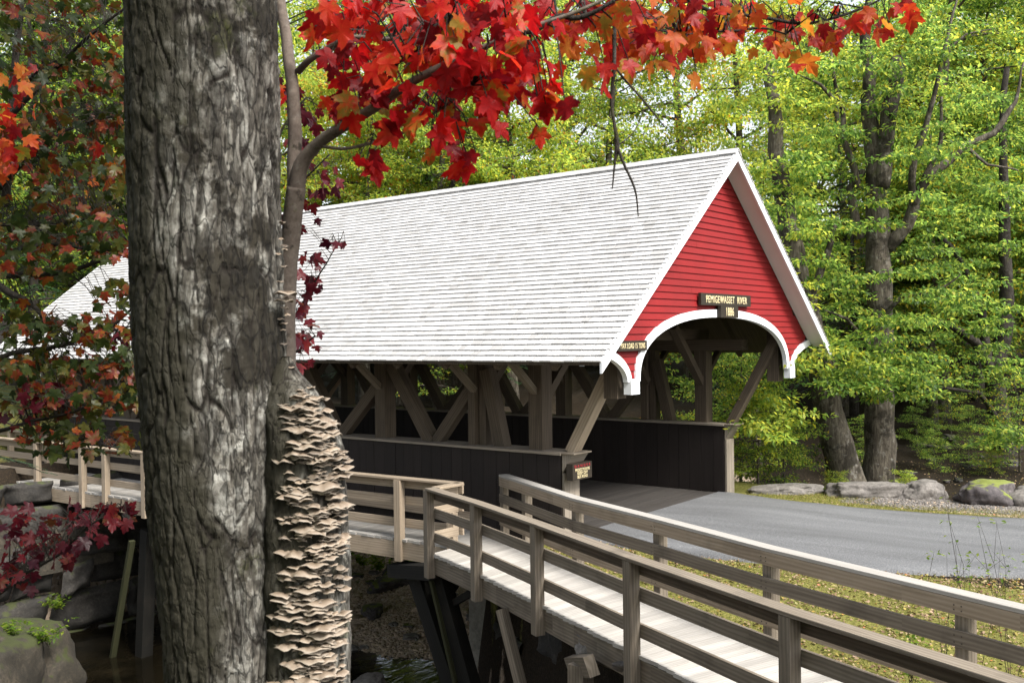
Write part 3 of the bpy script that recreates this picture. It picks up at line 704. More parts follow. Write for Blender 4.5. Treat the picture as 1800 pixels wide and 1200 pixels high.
for y in POSTS:
    m = MB(); m.beam((-3.35, y+.2, 3.27), (3.35, y+.2, 3.27), .2, .22); m.build('tie_beam', M['truss_wood'], bridge)
for y in (5.0, 9.5, 14.0):
    m = MB(); m.beam((-2.8, y, 3.5), (2.8, y+2.2, 3.5), .12, .12); m.beam((2.8, y, 3.52), (-2.8, y+2.2, 3.52), .12, .1); m.build('lateral_brace', M['truss_wood'], bridge)

def build_side_wall(x0, x1):
    Y0, Y1, H = 1.55, LB-1.55, 1.40
    fr = MB(); fr.box(x0+.03, x1-.03, Y0+.05, Y1-.05, -.55, H-.05)
    wall = fr.build('side_wall', M['dark_wood'], bridge)
    bd = MB(); y = Y0+.02
    while y < Y1-.05:
        w = rng.choice((.2, .24, .28)); w = min(w, Y1-.02-y)
        for x, s in ((x0, -1), (x1, 1)):
            d = rng.uniform(0, .006)
            bd.beam((x+s*(-.013+d), y+w/2, -.62), (x+s*(-.013+d), y+w/2, H-.02), .024, w-.007, up=(0, 1, 0))
        y += w
    bd.build('wall_boarding', M['dark_wood'], wall)
    cp = MB(); cp.box(x0-.045, x1+.045, Y0-.0, Y1+.0, H-.018, H+.022)
    cp.build('wall_cap', M['end_plank'], wall, bevel=.006)
    for yy, s in ((Y0, -1), (Y1, 1)):
        ep = MB(); n = 3; w = (x1-x0-.01)/n
        for k in range(n):
            xx = x0+.005+w*(k+.5); ep.beam((xx, yy+s*.015, -.15), (xx, yy+s*.015, H-.30), w-.006, .04, up=(0, 1, 0))
        ep.build('end_post', M['end_plank'], wall)
        fl = MB()       # flared head leaning out with the brace
        P = [(yy, H-.30), (yy+s*.21, H), (yy, H)]
        for x in (x0, x1):
            f = [(x, a, b) for a, b in P]
            if (x == x0) == (s < 0): f.reverse()
            fl.quad(f)
        for a, b in zip(P, P[1:]+P[:1]):
            f = [(x0, a[0], a[1]), (x1, a[0], a[1]), (x1, b[0], b[1]), (x0, b[0], b[1])]
            if s < 0: f.reverse()
            fl.quad(f, [(p[0], p[2]) for p in f])
        fl.build('flared_head', M['end_plank'], wall)
        c2 = MB(); c2.box(x0-.03, x1+.03, min(yy+s*.003, yy+s*.25), max(yy+s*.003, yy+s*.25), H+.003, H+.024); c2.build('wall_cap', M['grey_wood'], wall)
build_side_wall(-3.2, -2.76)
build_side_wall(2.6, 2.96)
fl = MB(); y = 1.72
while y < LB-1.7:
    fl.beam((-2.74, y+.11, -.035), (2.58, y+.11+rng.uniform(-.004, .004), -.035+rng.uniform(-.004, .004)), .212, .08); y += .22
fl.build('floor_planks', M['floor_wood'], bridge)
un = MB()
for x in (-2.95, -1.5, 0, 1.5, 2.8): un.box(x-.15, x+.15, 1.9, LB-1.9, -.72, -.09)
un.build('floor_girders', M['black_wood'], bridge)

# ------------------------------------------------------------------ signs
def text(name, s, loc, size, parent, material, rotx=90, rotz=0, sx=1.0, ext=.003, fit=0):
    cu = bpy.data.curves.new(name, 'FONT'); cu.body = s; cu.size = size; cu.align_x = 'CENTER'; cu.align_y = 'CENTER'; cu.extrude = ext; cu.space_character = 1.12
    cu.offset = size*.004
    cu.materials.append(material)
    tmp = bpy.data.objects.new('text', cu); COL.objects.link(tmp)
    me = bpy.data.meshes.new_from_object(tmp.evaluated_get(bpy.context.evaluated_depsgraph_get())); bpy.data.objects.remove(tmp)
    o = bpy.data.objects.new(name, me); COL.objects.link(o); o.rotation_euler = (R_(rotx), 0, R_(rotz)); o.scale = (sx, 1, 1)
    if fit:
        xs = [v.co.x for v in me.vertices]; o.scale.x = fit/(max(xs)-min(xs))
    o.parent = parent; o.location = Vector(loc)-parent.location; return o
def sign(name, label, x, y, z, w, h, lines, d=.05, tilt=0):
    t = thing(name, label, 'sign', (x, y, z))
    b = MB(); b.box(-w/2, w/2, 0, d, -h/2, h/2); bo = b.build('board', M['sign_brown'], t, bevel=.012)
    for s, dz, size, sx, mt in lines:
        text('lettering', s, (x, y-.002, z+dz), size, t, M[mt], fit=w*sx)
    if tilt: t.rotation_euler = (0, R_(tilt), 0)
    return t
sign('river_sign', 'long dark wooden sign reading PEMIGEWASSET RIVER on the red gable', .08, .26, 3.865, 1.98, .205, [('PEMIGEWASSET  RIVER', -.005, .175, .82, 'cream_letter')])
sign('year_sign', 'small dark wooden sign reading 1886 at the crown of the white arch', .11, .225, 3.655, .70, .205, [('1886', -.005, .21, .42, 'cream_letter')], d=.06)
sign('load_sign', 'dark wooden sign reading MAX LOAD 15 TONS at the lower left of the gable', -3.13, .27, 3.105, .84, .155, [('MAX LOAD 15 TONS', -.004, .115, .84, 'cream_letter')])
sign('warning_sign', 'brown wooden sign reading DANGER PEDESTRIANS KEEP OFF BUS ROAD on the wall end', -2.985, 1.31, 1.14-.01, .54, .26,
     [('D A N G E R', .085, .062, .82, 'red_letter'), ('PEDESTRIANS', .025, .066, .74, 'cream_letter'), ('KEEP OFF', -.03, .066, .52, 'cream_letter'), ('BUS ROAD', -.085, .066, .52, 'cream_letter')], d=.12)

# ------------------------------------------------------------------ abutments
def block_wall(mb, o, ux, uz, w, h, depth, seed, rows, msize):
    """irregular stone courses on a plane: o origin, ux horizontal unit, uz up, normal = ux x uz"""
    r = random.Random(seed); nrm = ux.cross(uz).normalized(); z = 0
    while z < h:
        rh = r.uniform(.35, .95); x = -r.uniform(0, .5)
        while x < w:
            rw = r.uniform(.5, 1.9); dp = r.uniform(-.22, .2)
            c = o+ux*(x+rw/2)+uz*(z+rh/2)
            n = 12; vb = len(mb.v); rot = r.uniform(-.16, .16)
            for j in range(n+1):
                for i in range(n+1):
                    u, v = i/n*2-1, j/n*2-1
                    e = max(abs(u), abs(v)); bul = (1-max(0, e-.55)/.45) if e > .55 else 1
                    q = c+ux*((u+rot*v)*rw/2*.985)+uz*((v+rot*u)*rh/2*.985)
                    q2 = q*1.5
                    q = q+nrm*(dp+.16*min(1, bul*1.6)-.1+.26*noise.noise(q2)+.10*noise.noise(q*3.4)+.05*noise.noise(q*8))
                    mb.v.append(tuple(q))
            for j in range(n):
                for i in range(n):
                    a = vb+j*(n+1)+i; mb.f.append((a, a+1, a+n+2, a+n+1)); mb.mi.append(0); mb.uv += [(0, 0)]*4
            x += rw+.03
        z += rh+.02
def build_abutments():
    c = MB()
    c.box(-3.15, 3.1, 1.65, 3.58, -4.2, -.64)
    o = c.build('bridge_abutment', M['concrete'], bevel=.04); tag(o, 'stained concrete abutment under the near end of the bridge', 'abutment')
    s = MB(); block_wall(s, Vector((-3.62, 2.30, -3.4)), Vector((-.55, -.83, 0)).normalized(), Vector((0, 0, 1)), 4.0, 2.3, .4, 5, 6, 1)
    for f in range(len(s.f)): s.f[f] = tuple(reversed(s.f[f]))
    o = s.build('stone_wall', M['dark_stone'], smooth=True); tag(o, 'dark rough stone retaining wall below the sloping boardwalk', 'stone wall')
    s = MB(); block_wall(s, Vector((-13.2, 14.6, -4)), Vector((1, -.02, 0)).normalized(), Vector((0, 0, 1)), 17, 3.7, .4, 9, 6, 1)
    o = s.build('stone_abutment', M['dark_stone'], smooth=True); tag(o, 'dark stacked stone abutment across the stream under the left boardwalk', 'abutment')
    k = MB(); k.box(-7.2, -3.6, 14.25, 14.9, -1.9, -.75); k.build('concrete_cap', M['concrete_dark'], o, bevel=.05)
build_abutments()

# ------------------------------------------------------------------ boardwalk
boardwalk = thing('boardwalk', 'weathered grey timber boardwalk with railings ramping beside the covered bridge', 'boardwalk')
def resample(P, n):
    P = [Vector((p[0], p[1], 0)) for p in P]; L = [0]
    for a, b in zip(P, P[1:]): L.append(L[-1]+(b-a).length)
    out = []
    for i in range(n+1):
        s = L[-1]*i/n
        for j in range(len(P)-1):
            if s <= L[j+1]+1e-6: out.append(P[j].lerp(P[j+1], (s-L[j])/(L[j+1]-L[j]))); break
    return out
def build_deck():
    d = MB(); n = 92
    A = resample(NEDGE, n); B = resample([(-3.25, 2.75)]+FEDGE[2:], n)
    for i in range(n):
        a0, a1, b0, b1 = A[i], A[i+1], B[i], B[i+1]
        ex = (a0-b0).normalized()*rng.uniform(-.012, .02)
        a = (a0+a1)/2+ex; b = (b0+b1)/2-ex; w = ((a1-a0).length+(b1-b0).length)/2-.006
        z = -.02+rng.uniform(-.003, .003)
        d.beam(a+Vector((0, 0, z)), b+Vector((0, 0, z)), w, .04)
    deck = d.build('ramp_deck', M['deck_wood'], boardwalk)
    d = MB(); y = 2.62
    def xo(y): return lerp(-4.40, -4.98, max(0, (y-2.7))/14.3)
    while y < 24:
        d.beam((xo(y)+rng.uniform(-.02, .01), y+.07, -.024+rng.uniform(-.003, .003)), (-3.22 if y < 17.3 else -3.5, y+.07, -.024), .138, .04); y += .144
    d.build('side_deck', M['deck_wood'], boardwalk)
    # fascia beams
    f = MB()
    An = resample(NEDGE, 24)
    for a, b in zip(An, An[1:]):
        ins = Vector((.05, .02, 0)); f.beam(a+ins+Vector((0, 0, -.18)), b+ins+Vector((0, 0, -.18)), .05, .26)
    f.build('ramp_beam', M['grey_wood'], boardwalk, bevel=.004); f = MB()
    Bn = resample([(-3.25, 2.75)]+FEDGE[2:], 24)
    for a, b in zip(Bn, Bn[1:]):
        ins = Vector((-.08, -.02, 0)); f.beam(a+ins+Vector((0, 0, -.18)), b+ins+Vector((0, 0, -.18)), .05, .26)
    f.build('ramp_beam', M['grey_wood'], boardwalk, bevel=.004)
    f = MB()
    for y0, y1 in ((2.95, 8), (8, 13), (13, 18), (18, 24)):
        f.beam((xo(y0)+.03, y0+.005, -.19), (xo(y1)+.03, y1-.005, -.19), .06, .28)
    for x in (-3.9, -3.35): f.beam((x, 2.8, -.19), (x-.3, 20, -.19), .06, .26)
    f.build('side_beam', M['warm_wood'], boardwalk, bevel=.004)
    return xo
XO = build_deck()
def railing(name, line, posts, outside, wood, cap_w=.17, mats=None):
    """line: polyline of rail, posts: list of points, outside: +1/-1 offset side of the posts"""
    P = [Vector((x, y, 0)) for x, y in line]
    L = [0]
    for a, b in zip(P, P[1:]): L.append(L[-1]+(b-a).length)
    c = MB()
    dense = []
    for a, b in zip(P, P[1:]):
        k = max(1, int((b-a).length/.5))
        for i in range(k): dense.append(a.lerp(b, i/k))
    dense.append(P[-1])
    root = bpy.data.objects.new(name, None); COL.objects.link(root); root.parent = boardwalk
    def strip(z0, z1, t, off, nm, mt, ends=None):
        m = MB(); u0 = rng.uniform(0, 50); s = 0; K = len(dense)
        nrm = []
        for i in range(K):
            d = (dense[min(i+1, K-1)]-dense[max(i-1, 0)]).normalized(); nrm.append(Vector((-d.y, d.x, 0))*outside)
        segs = []
        for i in range(K-1):
            if i and rng.random() < .16: u0 = rng.uniform(0, 50)
            l = (dense[i+1]-dense[i]).length
            q = []
            for j in (i, i+1):
                p = dense[j]; a = p+nrm[j]*(off-t/2); b = p+nrm[j]*(off+t/2)
                q.append([Vector((a.x, a.y, z0)), Vector((b.x, b.y, z0)), Vector((b.x, b.y, z1)), Vector((a.x, a.y, z1))])
            v0 = 0
            for e in range(4):
                g = (e+1) % 4; ww = (q[0][g]-q[0][e]).length
                f = [q[0][e], q[0][g], q[1][g], q[1][e]]
                if outside > 0: f = f[::-1]
                uvs = [(u0+s, v0), (u0+s, v0+ww), (u0+s+l, v0+ww), (u0+s+l, v0)]
                if outside > 0: uvs = uvs[::-1]
                m.quad(f, uvs); v0 += ww+.02
            if i == 0: m.quad(q[0][::-1] if outside < 0 else q[0])
            if i == K-2: m.quad(q[1] if outside < 0 else q[1][::-1])
            s += l
        # weld so that neighbouring pieces of a board read as one island
        o = m.build(nm, M[mt], root)
        import bmesh
        bm = bmesh.new(); bm.from_mesh(o.data); bmesh.ops.remove_doubles(bm, verts=bm.verts, dist=.0005)
        for e in bm.edges: e.smooth = True
        bm.to_mesh(o.data); bm.free()
        bv = o.modifiers.new('bevel', 'BEVEL'); bv.width = .005; bv.segments = 2; bv.limit_method = 'ANGLE'; bv.angle_limit = R_(50)
        return o
    mt = mats or (wood,)*4
    strip(.962, 1.0, cap_w, .03, 'cap_rail', mt[0])
    strip(.815, .960, .04, -.035, 'rail_board', mt[1])
    strip(.54, .685, .04, -.035, 'rail_board', mt[2])
    strip(.17, .315, .04, -.035, 'rail_board', mt[3])
    for (x, y), rot in posts:
        q = Vector((x, y, 0)); best = min(range(len(dense)), key=lambda i: (dense[i]-q).length)
        d = (dense[min(best+1, len(dense)-1)]-dense[max(best-1, 0)]).normalized(); nn = Vector((-d.y, d.x, 0))*outside
        q = q+nn*.05
        m = MB(); m.beam(q+Vector((0, 0, -.36)), q+Vector((0, 0, .958)), .125, .125, up=d)
        p = m.build('rail_post', M[wood], root, bevel=.006)
        nb = MB()
        for z in (.9, .86, .64, .58, .27, .21):
            for s in (-.04, .03):
                cpt = q-nn*.1065+d*s+Vector((0, 0, z)); nb.beam(cpt+nn*.004, cpt-nn*.0015, .011, .011)
        nb.build('bolt_heads', M['nail'], p)
    return root
N0 = [((x, y), 0) for x, y in NEDGE]
railing('near_railing', NEDGE, N0, -1, 'grey_wood', mats=('grey_wood', 'truss_wood', 'grey_wood', 'grey_wood'))
FL = [(-3.26, 2.73), (-3.68, 1.95), (-4.5, .43), (-5.2, -1.28), (-5.97, -3.05), (-6.75, -5.15), (-7.5, -7.2), (-8.4, -9.6)]
railing('far_railing', FL, [((x, y), 0) for x, y in FL], 1, 'grey_wood', mats=('deck_wood', 'warm_wood', 'grey_wood', 'warm_wood'))
LL = [(XO(24)+.05, 24), (XO(13)+.05, 13), (XO(8)+.05, 8), (XO(5)+.05, 5), (-4.3, 2.7)]
lp = [2.82, 3.93, 6.3, 8.7, 10.97, 12.4, 13.3, 15.2, 17.5, 20, 23]
railing('side_railing', LL, [((XO(y)+.05, y), 0) for y in lp], -1, 'warm_wood')
railing('corner_railing', [(-4.33, 2.73), (-4.6, 2.74), (-4.88, 2.75)], [], 1, 'warm_wood')
railing('bank_railing', [(-3.87, 16.6), (-3.8, 19.6), (-3.75, 24)], [((-3.87, 16.7), 0), ((-3.82, 18.8), 0), ((-3.78, 21.5), 0)], 1, 'warm_wood')
wr = MB(); wr.beam((-3.27, 3.4, .24), (-3.27, 16, .24), .04, .14); wr.build('kick_board', M['warm_wood'], boardwalk)
def trestle(members, name='trestle'):
    root = bpy.data.objects.new(name, None); COL.objects.link(root); root.parent = boardwalk
    for nm, a, b, w, h, mt in members:
        m = MB(); m.beam(a, b, w, h, up=(1, 0, 0)); m.build(nm, M[mt], root, bevel=.008)
P_ = lambda x, y, X: None
def onx(x, y, X):
    d = FW+RT*((x-900)/FPX)-UP*((y-600)/FPX); t = (X-CAM.x)/d.x; return CAM+t*d
trestle([('cap_beam', onx(695, 1000, -4.2), onx(768, 1004, -4.75), .22, .3, 'black_wood'),
         ('leg', onx(735, 1005, -4.3), onx(818, 1260, -4.3), .26, .3, 'black_wood'),
         ('leg', onx(772, 1010, -4.6), onx(850, 1290, -4.6), .26, .22, 'black_wood'),
         ('edge_board', onx(756, 1010, -4.78), onx(822, 1290, -4.78), .05, .07, 'mossy_wood'),
         ('knee_brace', onx(782, 1068, -4.5), onx(838, 1036, -4.6), .1, .16, 'black_wood'),
         ('knee_brace', onx(778, 1060, -4.4), onx(806, 1020, -4.4), .08, .12, 'black_wood')])
trestle([('leg', onx(882, 1070, -5.9), onx(945, 1320, -6.1), .1, .13, 'grey_wood'),
         ('leg', onx(1021, 1165, -6.9), onx(1021, 1400, -6.9), .2, .22, 'grey_wood'),
         ('cap_beam', onx(1005, 1168, -6.6)+Vector((0, 0, -.01)), onx(1040, 1168, -7.1)+Vector((0, 0, -.01)), .22, .12, 'grey_wood')])
trestle([('leg', onx(232, 950, -4.85), onx(188, 1215, -4.85), .07, .12, 'mossy_wood'),
         ('leg', onx(262, 930, -4.4), onx(250, 1215, -4.4), .26, .26, 'black_wood'),
         ('cap_beam', onx(225, 905, -4.9), onx(300, 925, -3.6), .2, .24, 'black_wood')])
#REST
# ------------------------------------------------------------------ boulders, stones, pebbles
def boulder(label, x, y, z, size, seed, material='granite', rot=0, group=None, cat='boulder', name='boulder', **k):
    return tag(rock(name, (x, y, z), size, seed, M[material], rot, **k), label, cat, group)
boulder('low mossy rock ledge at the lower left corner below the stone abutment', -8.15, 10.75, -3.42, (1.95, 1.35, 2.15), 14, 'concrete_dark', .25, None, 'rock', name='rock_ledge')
gv = 'boulders along the far side of the road'
boulder('low flat slab boulder beside the right end of the bridge', 3.55, .55, -.02, (.75, .33, .22), 1, 'granite', -1.0, gv)
boulder('wide pale rounded boulder on the verge, second from the bridge', 3.95, -.75, -.02, (.8, .42, .38), 2, 'granite', -1.0, gv)
boulder('peaked grey boulder on the verge between two wider ones', 4.42, -1.8, 0, (.52, .36, .42), 3, 'granite', -1.0, gv)
boulder('large dark boulder with yellow moss on its flat top', 4.5, -2.95, .02, (.64, .44, .5), 4, 'granite_moss', -1.0, gv)
boulder('grey boulder at the right edge, last of the verge row', 4.75, -3.85, 0, (.5, .4, .46), 5, 'granite', -1.0, gv)
q = at_px(648, 1190, 18.3); boulder('rounded brown boulder in the dark stream beside the trunk', q.x, q.y, -3.42, (.42, .38, .36), 6, 'granite', .4)
q = at_px(655, 1046, 22.5); boulder('dark mossy boulder on the gravel bar under the bridge', q.x, q.y, gz(q.x, q.y)+.08, (.3, .26, .24), 7, 'granite_moss', .4)
for k, (x, y, t, sz) in enumerate(((1125, 1050, 10.6, .5), (1235, 1090, 9.9, .62), (1310, 1118, 9.2, .42), (1430, 1160, 8.6, .55), (1060, 1190, 10.4, .45), (1090, 1160, 11, .4))):
    q = at_px(x, y, t)
    boulder(['long flat edging stone behind the far railing', 'rough dark edging stone under the far railing', 'short broken edging stone between two railing posts', 'dark stone in shadow near the leafy plant',
             'stone under the ramp by the short support post', 'upper stone under the ramp beam'][k], q.x+.1, q.y+.2, -.26 if k < 4 else -1.25, (sz*1.3, sz*.5, sz*.45), 20+k, 'granite' if k < 3 else 'dark_stone', 1.95, None, 'stone', 'edging_stone')
protos = [rock('stone', (0, 0, -50), (1, 1, 1), 40+k, M[('pebble', 'granite', 'pebble', 'granite_moss', 'dark_stone', 'dark_stone')[k]], sub=4, rough=.5) for k in range(6)]
used = set()
def place_stone(x, y, s, label, group, dz=.1, ks=(0, 1, 2, 2, 3)):
    k = rng.choice(ks); o = protos[k]
    if k in used: o = o.copy(); COL.objects.link(o)
    used.add(k)
    o.location = (x, y, gz(x, y)+dz*s); o.scale = (s*rng.uniform(.9, 1.4), s*rng.uniform(.8, 1.1), s*rng.uniform(.55, .85)); o.rotation_euler = (0, 0, rng.uniform(0, 6.3))
    tag(o, label, 'stone', group); return o
for i in range(70):
    px, py = rng.uniform(610, 850), rng.uniform(985, 1150); t = lerp(25.5, 20.5, (py-985)/165)
    q = at_px(px, py, t); place_stone(q.x, q.y, rng.choice((.05, .07, .09, .12, .16)), 'loose river stone on the gravel bar under the bridge', 'stones on the gravel bar')
for i in range(26):
    q = at_px(rng.uniform(1560, 1790), 800, rng.uniform(23.5, 29)); place_stone(q.x, q.y, rng.choice((.08, .11, .15, .2)), 'grey rubble stone in the shade below the woods', 'rubble stones in the woods', .3, (3, 4, 5))
for k in range(6):
    if k not in used: bpy.data.objects.remove(protos[k])

def scatter(n, xr, yr, keep):
    out = []
    while len(out) < n:
        x, y = rng.uniform(*xr), rng.uniform(*yr)
        if keep(x, y): out.append((x, y, gz(x, y)))
    return np.array(out)
def stuff(name, me): o = link_mesh(name, me); o['kind'] = 'stuff'; return o
road_r = lambda y: 2.42 if y > -2 else 2.42+.24*(-2-y)
road_l = lambda y: -2.85 if y > -1.5 else -2.75+.42*(-1.5-y)
def bank(x, y): return xf(y)-.1 < x < road_l(y)+.12+.1*noise.noise((x*2, y*2, 0))
def verge(x, y): return road_r(y)-.08 < x < min(road_r(y)+.75+.3*noise.noise((x, y, 5)), 4.2) if y < -1.2 else road_r(y)-.08 < x < 3.9
p = np.concatenate([scatter(15000, (-8.5, -.5), (-8, 1.8), lambda x, y: bank(x, y) and noise.noise((x*1.3, y*1.3, 2)) > -.12), scatter(15000, (2.2, 6), (-9, 1.2), verge)])
d = rnd_dir(len(p)); d[:, 2] = np.abs(d[:, 2])*.9+.25
stuff('grass', leaf_mesh('grass', p, d, rnd_dir(len(p)), nrg.uniform(.03, .085, len(p)), BLADE, M['grass']))
p = np.concatenate([scatter(15000, (-8.5, -.5), (-8, 1.8), bank), scatter(600, (2.2, 6), (-9, 1.2), verge), scatter(4000, (4.8, 12), (-6, 2.5), lambda x, y: True), scatter(1500, (-3.4, 6), (15.8, 24), lambda x, y: True)])
p[:, 2] += nrg.uniform(.004, .03, len(p)); d = rnd_dir(len(p), flat=.25); nn = rnd_dir(len(p), -1.4, .5)
stuff('leaf_litter', leaf_mesh('leaf_litter', p, d, nn, nrg.uniform(.02, .048, len(p)), PATCH, M['litter']))
def pebbles(name, pts, smin, smax, mt):
    ph = (1+5**.5)/2
    T = np.array([(-1, ph, 0), (1, ph, 0), (-1, -ph, 0), (1, -ph, 0), (0, -1, ph), (0, 1, ph), (0, -1, -ph), (0, 1, -ph), (ph, 0, -1), (ph, 0, 1), (-ph, 0, -1), (-ph, 0, 1)])/1.9
    F = [(0, 11, 5), (0, 5, 1), (0, 1, 7), (0, 7, 10), (0, 10, 11), (1, 5, 9), (5, 11, 4), (11, 10, 2), (10, 7, 6), (7, 1, 8), (3, 9, 4), (3, 4, 2), (3, 2, 6), (3, 6, 8), (3, 8, 9), (4, 9, 5), (2, 4, 11), (6, 2, 10), (8, 6, 7), (9, 8, 1)]
    T = T*np.array([1.25, .95, .6]); d = rnd_dir(len(pts), flat=.2)
    stuff(name, leaf_mesh(name, pts, d, rnd_dir(len(pts), -3, .4), nrg.uniform(smin, smax, len(pts))**1.0, (T, F), M[mt]))
pebbles('gravel_bar', scatter(9000, (-3, 6), (6, 14), lambda x, y: gz(x, y) > -3.45), .018, .065, 'pebble')
pebbles('verge_gravel', scatter(9000, (2.9, 5.6), (-8, -.6), lambda x, y: road_r(y)+.55 < x < 4.6+.12*(-y)), .010, .032, 'granite')

# ------------------------------------------------------------------ trees
def sprays(C, r, n, flat, size, droop=.25, tilt=.55, out=None):
    C = np.asarray(C, float); k = len(C); r = np.broadcast_to(np.asarray(r, float), (k,)); idx = np.repeat(np.arange(k), n); N_ = len(idx)
    u = nrg.normal(size=(N_, 3)); u /= np.linalg.norm(u, axis=1, keepdims=True); u *= nrg.uniform(0, 1, (N_, 1))**.5
    p = C[idx]+u*r[idx][:, None]*np.array([1, 1, flat])
    p[:, 2] -= .30*(u[:, 0]**2+u[:, 1]**2)*r[idx]*.6
    d = u*np.array([1, 1, .3])+rnd_dir(N_)*.7; d[:, 2] -= droop
    nn = rnd_dir(N_)*tilt+np.array([0, 0, 1.0])
    return p, d, nn, nrg.uniform(size*.7, size*1.25, N_)
def tree_mesh(seed, H, r0, c0, cr, nl, nleaf, leaf, mt, bark='bark_forest', spread=.55, flat=.35, lean=0.0, per=70):
    r = random.Random(seed); tb = MB(); pts = []; rad = []; n = 12; ang = r.uniform(0, 6.3)
    for i in range(n+1):
        u = i/n; h = H*.93*u
        pts.append(Vector((lean*h+.28*noise.noise((u*3, seed, 0))*u*2, .28*noise.noise((u*3, seed, 9))*u*2, h-.35 if i == 0 else h))); rad.append(r0*(1.35 if i == 0 else 1)*(1-u*.86))
    tb.tube(pts, rad, 9)
    C = []; R = []
    for k in range(nl):
        u = lerp(c0/H, .95, (k+r.random())/nl); i = min(n-1, int(u*n)); b = pts[i].lerp(pts[i+1], u*n-i)
        a = k*2.4+r.uniform(-.5, .5); L = cr*(1-.55*((u-c0/H)/(1-c0/H))**1.6)*r.uniform(.65, 1.15); up = r.uniform(.12, spread)*(1 if u < .8 else 1.6)
        q = [b]; cur = b.copy(); dr = Vector((math.cos(a), math.sin(a), up)).normalized(); st = 6
        for j in range(st):
            dr = (dr+Vector((r.uniform(-.22, .22), r.uniform(-.22, .22), r.uniform(-.18, .12)))).normalized(); cur = cur+dr*L/st; q.append(cur.copy())
            if j >= 1:
                for _ in range(2 if j < 4 else 3):
                    off = Vector((r.uniform(-1, 1), r.uniform(-1, 1), r.uniform(-.5, .45)))*cr*.24
                    C.append(cur+off); R.append(r.uniform(.5, 1.0)*cr*.22)
        rr = max(.02, r0*.42*(1-u*.6)); tb.tube(q, [rr*(1-.85*j/st) for j in range(st+1)], 5)
        for j in (2, 3, 4):
            e = q[j]+Vector((r.uniform(-1, 1), r.uniform(-1, 1), r.uniform(-.1, .6)))*L*.35; tb.tube([q[j], (q[j]+e)/2+Vector((0, 0, .1)), e], [rr*.35, rr*.22, .008], 4, cap=False); C.append(e); R.append(cr*.18)
    C = np.array([tuple(c) for c in C]); R = np.array(R)
    m = max(8, int(nleaf/len(C)))
    p, d, nn, s = sprays(C, R, m, flat, leaf)
    tm = tb.build('trunk', M[bark], smooth=True); me = tm.data; bpy.data.objects.remove(tm)
    return me, leaf_mesh('crown', p, d, nn, s, LEAF4, M[mt])
PROTO = {}
def proto(key, *a, **k): PROTO[key] = tree_mesh(*a, **k)
proto('tall_lime', 1, 15, .22, 3.2, 3.6, 26, 17000, .16, 'leaf_lime')
proto('tall_green', 2, 16, .26, 3.0, 3.8, 28, 19000, .155, 'leaf_green')
proto('tall_gold', 3, 14, .20, 3.0, 3.4, 24, 15000, .16, 'leaf_gold')
proto('tall_mix', 4, 17, .24, 4.5, 3.4, 26, 15000, .15, 'leaf_lime', lean=.03)
proto('mid_green', 5, 9, .13, 1.6, 3.0, 20, 16000, .125, 'leaf_green', spread=.35, flat=.22)
proto('mid_lime', 6, 8, .11, 1.2, 2.8, 20, 15000, .12, 'leaf_lime', spread=.3, flat=.2)
proto('sapling', 7, 4.2, .045, .5, 1.9, 16, 4600, .115, 'leaf_sap', spread=.25, flat=.16)
proto('sapling_green', 8, 4.8, .05, .6, 2.0, 17, 5600, .11, 'leaf_green', spread=.25, flat=.16)
def tree(name, label, key, x, y, sc=1.0, rz=0.0, group=None, hs=1.0, z=None):
    t = thing(name, label, 'tree', (x, y, gz(x, y)-.05 if z is None else z), group)
    tm, cm = PROTO[key]
    for nm, me in (('trunk', tm), ('crown', cm)):
        o = link_mesh(nm, me, t); o.scale = (sc, sc, sc*hs); o.rotation_euler = (0, 0, rz)
    return t
def tree_px(name, label, key, px, t, sc=1.0, group=None, hs=1.0):
    q = at_px(px, 600, t); return tree(name, label, key, q.x, q.y, sc, rng.uniform(0, 6.3), group, hs)
WG = 'woodland trees behind the covered bridge'
LBL = {'tall_lime': 'tall yellow green leafy tree in the woods behind the bridge roof', 'tall_green': 'tall deep green leafy tree in the woods behind the bridge', 'tall_gold': 'tall tree with turning yellow leaves in the woods behind',
       'tall_mix': 'slender tall yellow green tree with a bare lower trunk', 'mid_green': 'small green understory tree with layered branches in the shade', 'mid_lime': 'small yellow green understory tree with layered branches',
       'sapling': 'knee high branching yellow green sapling at the woods edge', 'sapling_green': 'leafy green sapling at the woods edge'}
NMS = {'tall_lime': 'broadleaf_tree', 'tall_green': 'green_tree', 'tall_gold': 'yellow_tree', 'tall_mix': 'slender_tree', 'mid_green': 'understory_tree', 'mid_lime': 'understory_tree', 'sapling': 'sapling', 'sapling_green': 'sapling'}
def wood_tree(key, px, t, sc=1.0, hs=1.0):
    q_ = at_px(px, 600, t)
    if key[:4] != 'sapl' and 5.5 < q_.y < 14.5 and q_.x < 19: return
    return tree_px(NMS[key], LBL[key], key, px, t, sc, WG+': '+NMS[key].replace('_', ' ')+'s', hs)
